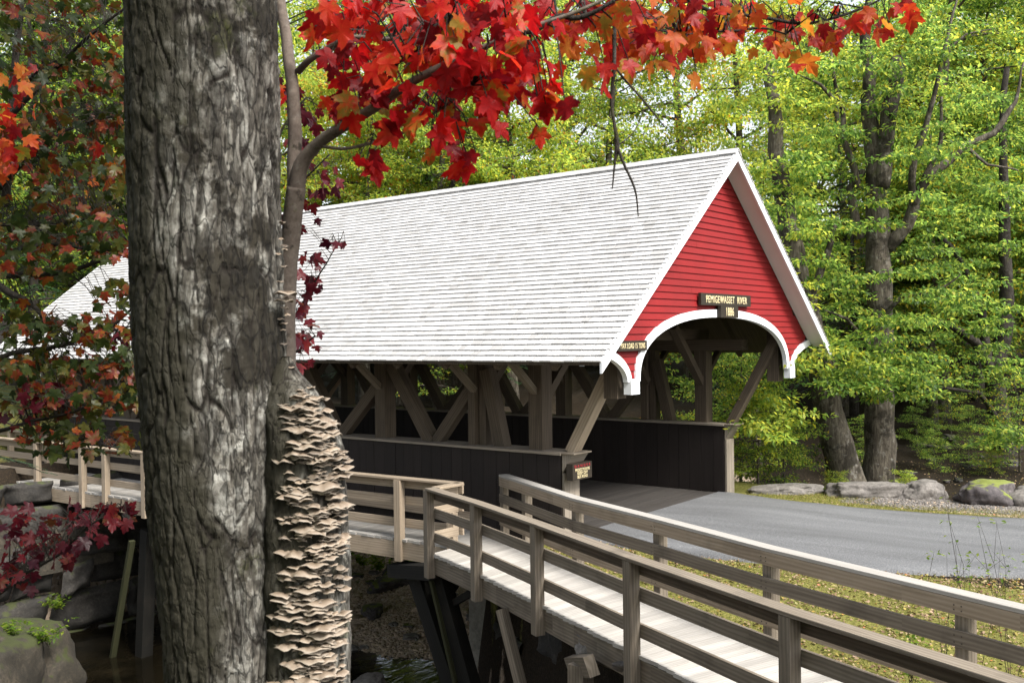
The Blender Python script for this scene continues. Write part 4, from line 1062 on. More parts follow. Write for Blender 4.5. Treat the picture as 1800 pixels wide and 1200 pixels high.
# far rows
for px, t, k, sc in [(560, 47, 'tall_lime', 1.25), (840, 48, 'tall_lime', 1.3), (700, 52, 'tall_green', 1.4), (1430, 48, 'tall_lime', 1.3), (60, 33, 'tall_green', 1.0), (150, 36, 'tall_green', 1.1), (240, 34, 'tall_green', 1.05), (-30, 30, 'tall_green', .95), (320, 38, 'tall_green', 1.1), (120, 47, 'tall_green', 1.1), (250, 41, 'tall_lime', 1.1), (30, 38, 'tall_green', 1.0), (-60, 43, 'tall_green', 1.1), (360, 50, 'tall_lime', 1.25), (470, 42, 'tall_lime', 1.15), (640, 40, 'tall_lime', 1.1),
                     (760, 41, 'tall_green', 1.1), (900, 38, 'tall_lime', 1.15), (1010, 36, 'tall_lime', 1.1), (1080, 43, 'tall_lime', 1.25), (1140, 35, 'tall_lime', 1.05),
                     (1250, 33, 'tall_green', 1.0), (1300, 42, 'tall_lime', 1.25), (1480, 33, 'tall_lime', 1.0), (1560, 42, 'tall_green', 1.25), (1620, 34, 'tall_gold', 1.05),
                     (1680, 44, 'tall_lime', 1.3), (1740, 33, 'tall_green', 1.0), (1800, 38, 'tall_lime', 1.15), (1880, 31, 'tall_green', 1.0), (1960, 40, 'tall_lime', 1.2),
                     (620, 60, 'tall_lime', 1.6), (800, 64, 'tall_lime', 1.7), (1000, 66, 'tall_green', 1.7), (1200, 66, 'tall_lime', 1.75), (1400, 64, 'tall_lime', 1.15), (1600, 62, 'tall_lime', 1.05), (1800, 60, 'tall_green', 1.5), (420, 62, 'tall_green', 1.6), (200, 60, 'tall_green', 1.5)]:
    wood_tree(k, px, t, sc)
for px, t, k, sc in [(1660, 33, 'mid_green', 1.0), (1600, 36, 'mid_green', 1.1), (1750, 35, 'mid_green', 1.1), (1690, 38, 'mid_green', 1.2), (1330, 28, 'mid_green', 1.0), (1640, 30, 'mid_green', 1.1), (1720, 32, 'mid_green', 1.2), (1830, 29, 'mid_green', 1.0), (1240, 29, 'mid_green', .9), (1150, 32, 'mid_green', 1.0),
                     (1050, 33, 'mid_green', .9), (940, 34, 'mid_green', .9), (820, 35, 'mid_green', .9), (700, 38, 'mid_green', 1.0), (600, 40, 'mid_green', 1.0), (1180, 26.5, 'mid_green', .62), (1150, 40.5, 'mid_lime', 1.1), (1095, 42.5, 'mid_green', 1.15), (1205, 39.5, 'mid_lime', 1.0), (1045, 45, 'mid_lime', 1.2), (985, 47, 'mid_green', 1.2), (1250, 38, 'mid_green', 1.0)]:
    wood_tree(k, px, t, sc)
for px, t, k, sc in [(1330, 21.4, 'sapling', .62), (1300, 23, 'sapling_green', .85), (1375, 21.8, 'sapling_green', .52), (1470, 21.4, 'sapling', .26), (1200, 24.5, 'sapling', .8), (1130, 25.5, 'sapling', .7), (1590, 22.5, 'sapling', .25), (1640, 25, 'sapling_green', .28), (1700, 26.5, 'sapling_green', .36), (1740, 24.5, 'sapling_green', .22), (1610, 27.5, 'sapling_green', .34), (1670, 29, 'sapling_green', .4), (1530, 25.5, 'sapling_green', .36), (1790, 24.5, 'sapling_green', .6)]:
    wood_tree(k, px, t, sc)

# unseen trees left of and behind the viewpoint, added to shade the near bank
for k_, x_, y_, sc_ in (('tall_green', -20.5, 1.0, 1.0), ('tall_green', -23.5, 5.5, 1.05), ('tall_green', -26, -1.5, 1.1), ('tall_lime', -22, -6, 1.0), ('tall_green', -27, -8, 1.1), ('mid_green', -19.5, -4.5, 1.0), ('mid_green', -22.5, -1.5, 1.2), ('tall_green', -21.5, -12.5, 1.0)):
    tree(NMS[k_], 'unseen green leafy tree added to shade the near bank to the left of the old maple', k_, x_, y_, sc_, rng.uniform(0, 6.3), 'added shade trees on the near bank')
# three old trunks at the right
def big_tree(label, paths, crowns, leaf_mt, size=.125, bark='bark_forest', name='old_tree', per=95):
    q0 = at_px(*paths[0][0][0]); t = thing(name, label, 'tree', (q0.x, q0.y, gz(q0.x, q0.y)-.1))
    tb = MB()
    for P, R in paths:
        pts = [at_px(*p) for p in P]; sm = []; rr = []
        for i in range(len(pts)-1):
            for k in range(5):
                u = k/5; q = pts[i].lerp(pts[i+1], u); q = q+Vector((noise.noise(q*1.1), noise.noise(q*1.1+Vector((5, 0, 0))), 0))*.10
                sm.append(q); rr.append(lerp(R[i], R[i+1], u)*(1+.12*noise.noise(q*2.2)))
        sm.append(pts[-1]); rr.append(R[-1]); tb.tube(sm, rr, 12 if R[0] > .15 else 7)
    o = tb.build('trunk', M[bark], smooth=True); pin(o, t)
    C = []; R = []
    for x, y, tt, rx, ry, n in crowns:
        for _ in range(n):
            a = rng.uniform(0, 6.3); k = rng.random()**.5
            C.append(tuple(at_px(x+rx*k*math.cos(a), y+ry*k*math.sin(a), tt+rng.uniform(-1.6, 1.6)))); R.append(rng.uniform(.35, .75))
    p, d, nn, s = sprays(C, R, per, .14, size)
    c = link_mesh('crown', leaf_mesh('crown', p, d, nn, s, LEAF4, M[leaf_mt])); pin(c, t)
big_tree('big rough trunk right of the bridge with a broken top and forked limbs',
         [([(1545, 880, 23.3), (1547, 780, 23.3), (1543, 650, 23.3), (1546, 520, 23.3), (1545, 420, 23.3), (1540, 300, 23.3), (1530, 180, 23.3), (1522, 60, 23.3), (1535, -60, 23.3)], [.42, .36, .33, .31, .29, .23, .17, .12, .07]),
          ([(1548, 330, 23.2), (1556, 260, 23.1), (1568, 170, 23), (1575, 105, 23)], [.2, .2, .19, .15]),
          ([(1556, 440, 23.3), (1590, 395, 23), (1612, 345, 22.8), (1640, 305, 22.6), (1690, 262, 22.5), (1745, 235, 22.4), (1785, 180, 22.3), (1800, 110, 22.3)], [.17, .14, .12, .11, .09, .07, .045, .02]),
          ([(1605, 360, 22.8), (1608, 270, 22.6), (1640, 180, 22.4), (1660, 80, 22.2), (1690, -20, 22.2)], [.10, .08, .06, .045, .02]),
          ([(1700, 256, 22.5), (1735, 290, 22.3), (1790, 300, 22.2)], [.05, .035, .015]),
          ([(1545, 560, 23.1), (1590, 520, 22.6), (1640, 515, 22.2), (1690, 480, 22)], [.07, .05, .035, .012]),
          ([(1540, 620, 23.1), (1490, 560, 22.6), (1450, 545, 22.2)], [.06, .04, .012]),
          ([(1660, 90, 22.3), (1700, 60, 22.2), (1750, 50, 22.1)], [.035, .025, .01]),
          ([(1480, 200, 23.1), (1460, 110, 23), (1470, 20, 23)], [.05, .035, .012]),
          ([(1512, 330, 23.3), (1485, 250, 23.2), (1480, 190, 23.1), (1440, 150, 23), (1400, 130, 23)], [.1, .08, .06, .04, .015]),
          ([(1520, 300, 23.4), (1500, 330, 23.4), (1512, 420, 23.4)], [.08, .1, .12]),
          ([(1625, 320, 22.7), (1650, 250, 22.5), (1655, 170, 22.4)], [.07, .05, .03])],
         [(1560, 120, 22.8, 190, 130, 60), (1480, 330, 22.5, 90, 110, 28), (1660, 330, 22, 110, 110, 26), (1590, 520, 21.6, 120, 60, 26), (1520, 640, 21.2, 140, 60, 30), (1400, 420, 22.5, 60, 120, 24), (1540, 670, 20.9, 120, 36, 18)], 'leaf_green')
big_tree('leaning rough trunk just right of the white gable edge',
         [([(1492, 870, 22.4), (1478, 800, 22.4), (1455, 700, 22.5), (1428, 590, 22.6), (1400, 480, 22.7), (1370, 300, 22.9), (1350, 100, 23)], [.46, .37, .33, .30, .26, .2, .12]),
          ([(1420, 560, 22.6), (1450, 450, 22.4), (1470, 380, 22.2)], [.12, .08, .05])],
         [(1370, 200, 23.2, 110, 150, 46), (1400, 480, 22.3, 60, 90, 16), (1350, 730, 20.9, 60, 40, 10), (1470, 625, 21.2, 100, 34, 18)], 'leaf_lime')
big_tree('dark crooked trunk at the right edge with arching limbs',
         [([(1768, 830, 27), (1762, 740, 27), (1748, 660, 27), (1765, 590, 27), (1770, 480, 27), (1762, 330, 27), (1770, 120, 27)], [.36, .30, .26, .22, .18, .13, .08]),
          ([(1748, 665, 27), (1715, 600, 26.6), (1670, 570, 26.3), (1625, 558, 26)], [.17, .13, .10, .06]),
          ([(1738, 650, 27), (1728, 560, 26.8), (1700, 470, 26.6), (1660, 420, 26.4)], [.14, .12, .09, .06]),
          ([(1752, 740, 26.5), (1720, 690, 26), (1650, 680, 25.5)], [.08, .06, .04])],
         [(1720, 420, 26, 130, 90, 36), (1750, 250, 26.5, 110, 120, 34), (1690, 560, 25.6, 110, 45, 22), (1770, 640, 25, 60, 40, 10), (1770, 770, 24.4, 50, 22, 8)], 'leaf_green', bark='bark_dark', name='crooked_tree')
# bare pole trunks in the shade
for i, (px, t) in enumerate([(640, 38), (690, 44), (770, 37), (860, 40), (930, 36), (985, 42), (1060, 38), (1170, 36), (1655, 31), (1330, 32)]):
    wood_tree('tall_mix', px, t, rng.uniform(.8, 1.05))

# ------------------------------------------------------------------ evergreen at the left
def hemlock(label, px, t, H, r0, cr, seed, zb, fine=True):
    q = at_px(px, 600, t); th = thing('hemlock_tree', label, 'tree', (q.x, q.y, zb)); r = random.Random(seed)
    tb = MB(); tb.tube([Vector((0, 0, H*i/8)) for i in range(9)], [r0*(1-.9*i/8) for i in range(9)], 8)
    P = []; D = []; NN = []; S = []
    k = 0; z = .9 if not fine else 4.1
    while z < H*.97:
        L = cr*(1-z/H)**.8*r.uniform(.7, 1.1)+.3; a = k*2.4+r.uniform(-.4, .4); k += 1; z += .11 if fine else .2
        pts = []; n = 9
        for j in range(n+1):
            u = j/n; pts.append(Vector((math.cos(a)*L*u, math.sin(a)*L*u, z+.22*u*L-.42*u*u*L)))
        tb.tube(pts, [.028*(1-.8*j/n) for j in range(n+1)], 4, cap=False)
        ax = Vector((math.cos(a), math.sin(a), 0)); sd = Vector((-ax.y, ax.x, 0))
        for j in range(2, n+1):
            for s in (-1, 1):
                l = L*.42*(1-.55*j/n)*r.uniform(.7, 1.1); dr = (ax*.75+sd*s*.8+Vector((0, 0, -.18))).normalized()
                m = max(4, int(l/(.02 if fine else .055)))
                for i in range(m):
                    b = pts[j]+dr*(l*i/m)+Vector((0, 0, -.12*(i/m)**2*l))
                    for w in (-1, 1):
                        nd = (dr*.8+dr.cross(Vector((0, 0, 1)))*w*.9+Vector((0, 0, r.uniform(-.25, .1))))
                        P.append(b); D.append(nd); NN.append((r.uniform(-.3, .3), r.uniform(-.3, .3), 1)); S.append(r.uniform(.022, .045)*(1 if fine else 2.6))
    pin_ = tb.build('trunk', M['bark_dark'], th, smooth=True)
    T = (NEEDLE[0]*np.array([1.9, 1, 1]), NEEDLE[1])
    link_mesh('needles', leaf_mesh('needles', [tuple(p) for p in P], [tuple(d) for d in D], NN, S, T, M['leaf_dark']), th)
hemlock('dark hemlock with drooping sprays behind the left maple leaves', -150, 12, 9.5, .14, 2.5, 3, -2.4)
hemlock('dark evergreen standing on the far bank at left', 60, 30, 15, .2, 3.0, 5, .9, False)
hemlock('second dark evergreen farther back beyond the bridge end', 190, 36, 17, .2, 3.2, 6, 1.2, False)
hemlock('dark evergreen among the trunks seen through the truss', 800, 36, 12, .2, 3.0, 8, .6, False)
hemlock('dark low evergreen added to darken the understory between the two big trunks', 1500, 31, 8, .16, 3.2, 9, .6, False)  # this and the next three evergreens added to darken the understory
hemlock('dark low evergreen added to darken the understory right of the big forked trunk', 1620, 34, 9, .16, 3.4, 10, 1.0, False)
hemlock('dark low evergreen in the shade behind the crooked trunk', 1730, 36, 9, .16, 3.4, 11, 1.2, False)
hemlock('dark low evergreen behind the saplings beside the bridge wall', 1390, 32, 8, .16, 3.2, 12, .6, False)
hemlock('dark evergreen seen through the left half of the truss', 650, 41, 11, .18, 3.2, 15, .6, False)

# ------------------------------------------------------------------ maple leaves, left and above
def smooth_path(P, R, n=6, jit=.0):
    pts = [Vector(p) for p in P]; out = []; rr = []
    for i in range(len(pts)-1):
        p0 = pts[max(i-1, 0)]; p1, p2 = pts[i], pts[i+1]; p3 = pts[min(i+2, len(pts)-1)]
        for k in range(n):
            t = k/n
            out.append(.5*((2*p1)+(p2-p0)*t+(2*p0-5*p1+4*p2-p3)*t*t+(3*p1-p0-3*p2+p3)*t**3)); rr.append(lerp(R[i], R[i+1], t))
    out.append(pts[-1]); rr.append(R[-1])
    if jit: out = [p+Vector((noise.noise(p*9), noise.noise(p*9+Vector((3, 0, 0))), noise.noise(p*9+Vector((0, 7, 0)))))*jit for p in out]
    return out, rr
def branch(parent, P, w, material='bark_twig', name='branch', jit=.008, n=7):
    """P: (px, py, depth); w: widths in px at each point"""
    mb = MB(); pts, rr = smooth_path([at_px(*p) for p in P], [ww/2*p[2]/FPX for ww, p in zip(w, P)], 7, jit)
    mb.tube(pts, rr, n); o = mb.build(name, M[material], smooth=True); pin(o, parent); return pts
def leaf_cloud(parent, blobs, size, mt, name='leaves', hang=.9, face=.9, tl=None, hrange=None):
    P, D, NN, S = [], [], [], []
    for x, y, rx, ry, t0, t1, n in blobs:
        for _ in range(n):
            while True:
                u, v = rng.uniform(-1, 1), rng.uniform(-1, 1)
                if u*u+v*v < 1: break
            q = at_px(x+u*rx, y+v*ry, rng.uniform(t0, t1)); P.append(tuple(q))
            d = Vector((rng.gauss(0, .6), rng.gauss(0, .6), -hang+rng.gauss(0, .45))); D.append(tuple(d))
            tc = (CAM-q).normalized(); m = tc*face*rng.choice((1, 1, -1))+Vector((rng.gauss(0, .55), rng.gauss(0, .55), .55+rng.gauss(0, .5))); NN.append(tuple(m)); S.append(size*rng.uniform(.6, 1.2))
    o = link_mesh(name, leaf_mesh(name, P, D, NN, S, MAPLE, M[mt])); pin(o, parent); return P
def twigs(parent, P, pts, every=1, width=.0022):
    """thin stalks from leaves to the nearest branch point"""
    mb = MB(); A = np.array([tuple(p) for p in pts])
    for i, p in enumerate(P):
        if i % every: continue
        k = np.argmin(((A-np.array(p))**2).sum(1)); a = Vector(A[k]); b = Vector(p)
        if (a-b).length > .9: continue
        m = (a+b)/2+Vector((0, 0, .04+.1*(a-b).length*rng.uniform(-.5, 1)))
        mb.tube([a, m, b], [width*1.3, width, width*.7], 3, cap=False)
    o = mb.build('twigs', M['bark_dark'], smooth=True); pin(o, parent); o['kind'] = 'stuff'

# foreground trunk
TR_T = 2.6
def interp(tbl, y):
    if y <= tbl[0][0]: return tbl[0][1]
    for (a, b), (c, d) in zip(tbl, tbl[1:]):
        if y <= c: return lerp(b, d, (y-a)/(c-a))
    return tbl[-1][1]
L_ = [(-200, 219), (0, 222), (350, 233), (600, 240), (700, 249), (860, 262), (1000, 277), (1200, 296), (1400, 300)]
R__ = [(-200, 484), (0, 487), (350, 490), (560, 499), (650, 505), (800, 510), (1000, 514), (1400, 520)]
fore = thing('old_maple_tree', 'thick furrowed grey maple trunk in the left foreground covered with shelf fungi', 'tree', tuple(at_px(400, 1500, TR_T)))
FH = RT.copy(); FH.z = 0; FH.normalize(); FD = Vector((-FH.y, FH.x, 0))      # right and away, level
def bark_tube(name, cx, rad, y0, y1, step, na, seed, t0, amp=1.0, lump=0.0, top_cap=False):
    rows = int((y1-y0)/step)+1; v = []; cr = []
    for j in range(rows+1):
        y = lerp(y0, y1, j/rows); c = at_px(cx(y), y, t0); r = rad(y)*t0/FPX
        for i in range(na):
            a = 2*math.pi*i/na; dr = FH*math.cos(a)+FD*math.sin(a)
            q = Vector((math.cos(a)*r*1.0, math.sin(a)*r*1.0, c.z))
            w = noise.noise(Vector((q.x*9+seed, q.y*9, q.z*3)))*.5
            wz = q.z*2.9+.35*noise.noise(Vector((q.x*14, q.y*14, q.z*5+seed)))
            wx = .45*noise.noise(Vector((q.x*8, q.y*8, q.z*6+seed))); vd = noise.voronoi(Vector((q.x*25+wx, q.y*25+wx*.7, wz+seed)))[0]
            e1 = vd[1]-vd[0]; wd = .04+.06*max(0, noise.noise(Vector((q.x*6, q.y*6, q.z*3+seed)))+.25); c1 = math.exp(-(e1/wd)**2)
            vd2 = noise.voronoi(Vector((q.x*46+wx*2, q.y*46+wx, q.z*13+seed)))[0]
            c2 = math.exp(-((vd2[1]-vd2[0])/.07)**2)*.4*max(0, min(1, .3+2.5*noise.noise(q*8)))
            hi = noise.noise(Vector((q.x*60, q.y*60, q.z*34)))
            fine = noise.noise(Vector((q.x*150, q.y*150, q.z*90)))
            big = noise.noise(Vector((q.x*6+seed, q.y*6, q.z*2.2)))
            d = (-.0075*c1-.003*c2+.0025*min(1, vd[0]*-1.2+.8)+.004*hi+.0020*fine+.003*noise.noise(Vector((q.x*28, q.y*28, q.z*14))))*amp+.012*big+lump*noise.noise(Vector((q.x*14, q.y*14, q.z*9)))
            v.append(tuple(c+dr*(r+d))); cr.append((max(0, min(1, (max(c1, c2*1.4)-.4)*1.8)), max(0, min(1, (-math.cos(a)*1.15+.14+.40*max(0, min(1, (3.35-c.z)/.9))+.8*noise.noise(Vector((q.x*5, q.y*5, q.z*2.4+seed)))+.25*noise.noise(q*21))*2.2)) if amp > .9 else max(0, min(.95, .55-math.cos(a)*1.1+.8*noise.noise(q*9))), 0, 1))  # red: bark cracks; green: shade painted on the left side, darker lower down
    f = [(j*na+i, (j+1)*na+i, (j+1)*na+(i+1) % na, j*na+(i+1) % na) for j in range(rows) for i in range(na)]
    f = [tuple(reversed(q)) for q in f]
    f.append(tuple(range(na))); f.append(tuple(rows*na+i for i in range(na))[::-1])
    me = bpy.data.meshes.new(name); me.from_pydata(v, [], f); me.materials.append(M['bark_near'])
    ca = me.color_attributes.new('crack', 'FLOAT_COLOR', 'POINT'); cc = np.array(cr, np.float32); ca.data.foreach_set('color', cc.ravel())  # holds bark cracks (red) and painted left-side shade (green)
    me.polygons.foreach_set('use_smooth', [True]*len(f)); o = link_mesh(name, me); pin(o, fore); return o
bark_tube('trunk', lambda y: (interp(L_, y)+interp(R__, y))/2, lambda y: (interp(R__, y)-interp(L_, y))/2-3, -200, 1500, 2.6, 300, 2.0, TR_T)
ut = MB(); a = at_px(352, -190, TR_T); ut.tube([a, a+Vector((-.05, .05, 1.2)), a+Vector((.1, .1, 2.6)), a+Vector((0, .2, 4.4))], [.2, .185, .15, .06], 16); pin(ut.build('upper_trunk', M['bark_near'], smooth=True), fore)
Cs = [(rng.uniform(-17.5, -12.6), rng.uniform(-9.5, -3.6), rng.uniform(6.4, 9.4)) for _ in range(70)]
_p, _d, _n, _s = sprays(Cs, .7, 60, .3, .12)
pin(link_mesh('crown', leaf_mesh('crown', _p, _d, _n, _s, LEAF4, M['leaf_olive'])), fore)  # unseen crown overhead, added to shade the trunk
BR_ = [(630, 8), (650, 22), (690, 46), (740, 62), (790, 72), (900, 76), (1500, 80)]
BE_ = [(630, 512), (650, 524), (690, 560), (740, 590), (790, 609), (900, 611), (1050, 613), (1200, 616), (1500, 622)]
BT = 2.56
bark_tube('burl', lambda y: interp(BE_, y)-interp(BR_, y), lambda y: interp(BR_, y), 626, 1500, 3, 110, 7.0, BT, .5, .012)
# shelf fungi
def fungus(mb, p, n, r, seed):
    rr = random.Random(seed); n = Vector((n.x, n.y, 0)).normalized(); s = Vector((-n.y, n.x, 0)); up = Vector((0, 0, 1)); K = 11
    asp = rr.uniform(.75, 1.25); tl = rr.uniform(-.28, .34); sk = rr.uniform(-.4, .4); n = (n+s*sk).normalized(); s = Vector((-n.y, n.x, 0)); ph = rr.uniform(0, 6)
    top = []; bot = []; base = len(mb.v)
    for ri, f in enumerate((.12, .6, 1.0)):
        for k in range(K+1):
            a = -math.pi/2*1.1+math.pi*1.1*k/K; wob = 1+.16*math.sin(3*a+ph)*f+.09*math.sin(7*a+ph*2)*f+.05*math.sin(13*a+ph*3)*f
            q = p+(n*math.cos(a)*r*f*wob*.85+s*math.sin(a)*r*f*wob*asp)+up*(-.30*f*f*r+tl*f*r+.12*r*f*math.sin(4*a+ph)+.05*r*f*math.sin(9*a+ph*2)); th = r*(.30*(1-f)+.035)
            top.append(q); bot.append(q-up*th)
    vs_ = [tuple(x) for x in top+bot]; o = len(top); mb.v += vs_
    def F(*i): mb.f.append(tuple(base+x for x in i)); mb.mi.append(0); mb.uv.extend([((x % o)//(K+1)*.5, 0 if x < o else 1) for x in i])
    for ri in range(2):
        for k in range(K):
            a, b = ri*(K+1)+k, (ri+1)*(K+1)+k
            F(a, b, b+1, a+1); F(o+a, o+a+1, o+b+1, o+b)
    e = 2*(K+1)
    for k in range(K): F(e+k, o+e+k, o+e+k+1, e+k+1)
fl_ = []
def burl_hit(x, y):
    c = interp(BE_, y)-interp(BR_, y); r = interp(BR_, y); dx = (x-c)/r
    if abs(dx) > .98: return None
    k = math.sqrt(1-dx*dx); q = at_px(x, y, BT-(r*BT/FPX)*k+.006); n = FH*dx-FD*k; return q, n
y = 690
while y < 1215:
    for _ in range(14):
        x = rng.uniform(486, 606) if rng.random() < .75 else rng.gauss(570, 20); yy = y+rng.uniform(-11, 11)
        if noise.noise((x*.028, yy*.02, 4)) < -.34 or x > 607: continue
        if x < 520 and rng.random() < .35: continue
        if x < interp(BE_, yy)-2*interp(BR_, yy)+4: 
            q, n = at_px(x, yy, TR_T-.10+rng.uniform(0, .03)), (FH*.75-FD*.6)
        else:
            h = burl_hit(x, yy)
            if not h: continue
            q, n = h
        fl_.append((q, n, rng.choice((.009, .012, .016, .019, .023, .028, .037))*rng.uniform(.85, 1.15)))
    y += 12
y = 375
while y < 700:
    x = interp(R__, y)+rng.uniform(-9, 6)
    if rng.random() < .25: y += 16
    fl_.append((at_px(x, y, TR_T-.02+rng.uniform(-.05, .02)), FH*.9-FD*.4, rng.uniform(.010, .018))); y += rng.uniform(6, 12)
fl_.append((at_px(500, 512, TR_T-.07), FH*.8-FD*.6, .032)); fl_.append((at_px(498, 525, TR_T-.06), FH*.8-FD*.6, .026))
fl_.sort(key=lambda e: -e[2]); extra = MB()
for i, (q, n, r) in enumerate(fl_):
    if i < 99:
        m = MB(); fungus(m, q, n, r, i); o = m.build('shelf_fungus', M['fungus'], smooth=True); pin(o, fore)
    else: fungus(extra, q, n, r, i)
o = extra.build('shelf_fungus', M['fungus'], smooth=True); pin(o, fore); o['kind'] = 'stuff'

# red maple stem behind the trunk, its limbs and scarlet leaves
rm = thing('red_maple_tree', 'slim grey maple stem beside the thick trunk with scarlet leaves overhead', 'tree', tuple(at_px(500, 1400, 2.85)))
allp = []
allp += branch(rm, [(498, 1400, 2.86), (500, 900, 2.84), (500, 650, 2.82), (500, 560, 2.8), (506, 470, 2.78), (512, 400, 2.76), (520, 330, 2.74)], [40, 40, 40, 38, 36, 34, 34], name='stem', n=14, jit=.004)
allp += branch(rm, [(518, 340, 2.75), (517, 280, 2.76), (517, 215, 2.77), (514, 150, 2.78), (505, 80, 2.8), (495, 20, 2.82), (488, -60, 2.84), (480, -220, 2.9)], [27, 25, 24, 22, 20, 19, 18, 12], name='stem', n=12, jit=.004)
allp += branch(rm, [(518, 350, 2.745), (530, 290, 2.72), (560, 252, 2.68), (610, 218, 2.62), (670, 180, 2.56), (730, 143, 2.5), (790, 112, 2.46), (850, 85, 2.44), (930, 50, 2.42), (1000, 25, 2.4), (1080, -10, 2.4)], [32, 27, 22, 19, 17, 15, 13, 11, 9, 7, 5], n=10, jit=.004)
allp += branch(rm, [(524, 125, 2.78), (545, 103, 2.74), (585, 80, 2.7), (615, 68, 2.66), (700, 66, 2.6), (800, 40, 2.5)], [13, 12, 11, 10, 7, 4])
allp += branch(rm, [(570, 258, 2.66), (620, 258, 2.62), (690, 240, 2.58), (740, 215, 2.55), (775, 188, 2.5), (830, 150, 2.45)], [6, 6, 6, 5, 4, 3])
allp += branch(rm, [(890, 60, 2.5), (940, 48, 2.5), (985, 30, 2.5), (1010, 32, 2.48), (1045, 20, 2.46), (1080, 0, 2.45)], [9, 12, 11, 10, 8, 6], material='bark_dark')
allp += branch(rm, [(650, 180, 2.56), (690, 120, 2.5), (760, 70, 2.45), (795, 30, 2.42), (800, -40, 2.4)], [7, 7, 6, 5, 4], material='bark_dark')
b2 = branch(rm, [(1130, -80, 2.9), (1200, -10, 2.9), (1250, 20, 2.9), (1300, 26, 2.9), (1370, 36, 2.9), (1430, 40, 2.9), (1480, 30, 2.9), (1530, 10, 2.9), (1580, -20, 2.9)], [7, 7, 7, 6, 6, 5, 5, 4, 3], material='bark_dark')
b3 = branch(rm, [(1200, 60, 2.85), (1270, 56, 2.85), (1330, 52, 2.85), (1380, 60, 2.85)], [3, 4, 4, 3], material='bark_dark')
branch(rm, [(1080, 40, 2.6), (1078, 90, 2.6), (1075, 150, 2.6), (1079, 210, 2.6), (1084, 258, 2.6), (1082, 290, 2.6), (1076, 332, 2.6)], [8, 7, 6, 6, 9, 4, 2], material='bark_dark', name='dead_twig')
branch(rm, [(1084, 258, 2.6), (1098, 288, 2.59), (1114, 330, 2.58), (1123, 380, 2.57)], [7, 5, 4, 2], material='bark_dark', name='dead_twig')
branch(rm, [(1078, 115, 2.6), (1100, 145, 2.6), (1125, 175, 2.6), (1148, 202, 2.6), (1168, 224, 2.6)], [4, 4, 4, 3, 2], material='bark_dark', name='dead_twig')
branch(rm, [(1084, 256, 2.6), (1110, 232, 2.62), (1130, 195, 2.64)], [3, 2, 2], material='bark_dark', name='dead_twig')
RED = [(690, 40, 150, 75, 2.3, 3.0, 74), (830, 60, 130, 80, 2.2, 2.9, 74), (760, 125, 130, 55, 2.3, 2.9, 46), (920, 130, 75, 50, 2.3, 2.7, 26), (640, 130, 60, 50, 2.5, 2.9, 18), (560, 40, 40, 25, 2.6, 3, 4), (600, 190, 40, 22, 2.4, 2.7, 5), (735, 205, 75, 30, 2.3, 2.6, 14),
       (650, 280, 42, 20, 2.35, 2.5, 5), (768, 240, 26, 26, 2.35, 2.5, 5), (815, 265, 22, 30, 2.35, 2.5, 5), (945, 228, 26, 10, 2.3, 2.4, 2), (880, 190, 50, 30, 2.35, 2.6, 9), (975, 170, 25, 22, 2.3, 2.5, 4), (500, 155, 20, 20, 2.9, 3.2, 3), (850, 10, 250, 40, 2.3, 2.9, 40)]
RED = [b[:6]+(int(b[6]*1.12+.5),) for b in RED]
P = leaf_cloud(rm, RED, .061, 'leaf_red'); twigs(rm, P, allp, 2)
ORG = [(1060, 45, 90, 55, 2.5, 3.1, 40), (1150, 60, 80, 52, 2.6, 3.2, 36), (1230, 52, 80, 48, 2.7, 3.3, 32), (1320, 45, 80, 42, 2.8, 3.4, 24), (1410, 60, 70, 42, 2.7, 3.1, 20), (1500, 45, 70, 40, 2.7, 3.1, 16), (1575, 20, 40, 25, 2.8, 3.1, 6), (1220, 140, 14, 10, 2.7, 2.8, 1), (1402, 100, 20, 15, 2.7, 2.9, 2), (1130, 5, 260, 30, 2.6, 3.0, 34), (1080, 120, 50, 18, 2.5, 2.7, 5)]
P = leaf_cloud(rm, ORG, .058, 'leaf_orange'); twigs(rm, P, b2+b3+allp[-40:], 2)
# thin red maple sprays between trunk and roof
sp = thing('red_maple_sapling', 'thin red leaved maple sapling behind the thick trunk against the white roof', 'sapling', tuple(at_px(470, 1200, 4.6)))
sp_ = branch(sp, [(470, 1200, 4.6), (475, 900, 4.6), (480, 700, 4.6), (490, 560, 4.6), (480, 420, 4.6), (470, 250, 4.6), (480, 60, 4.6)], [12, 12, 11, 10, 9, 7, 4], name='stem')
for Pp in ([(485, 600, 4.6), (515, 560, 4.5), (550, 500, 4.4), (585, 440, 4.3), (600, 415, 4.3)], [(484, 640, 4.6), (520, 620, 4.5), (555, 590, 4.4)], [(478, 420, 4.6), (520, 340, 4.5), (550, 300, 4.4), (580, 270, 4.35)], [(474, 300, 4.6), (500, 220, 4.6), (540, 170, 4.6)]):
    sp_ += branch(sp, Pp, [5, 4, 3, 2, 2][:len(Pp)], name='branch', material='bark_dark')
P = leaf_cloud(sp, [(540, 480, 28, 40, 4.2, 4.7, 16), (525, 560, 22, 50, 4.2, 4.7, 14), (590, 435, 20, 22, 4.2, 4.4, 5), (545, 590, 24, 20, 4.3, 4.6, 8), (535, 635, 14, 12, 4.3, 4.6, 3), (530, 380, 35, 30, 4.3, 4.7, 12), (560, 310, 40, 35, 4.3, 4.7, 14), (530, 220, 35, 40, 4.5, 5, 16), (510, 160, 30, 30, 4.5, 5, 8)], .058, 'leaf_wine'); twigs(sp, P, sp_, 1, .0015)

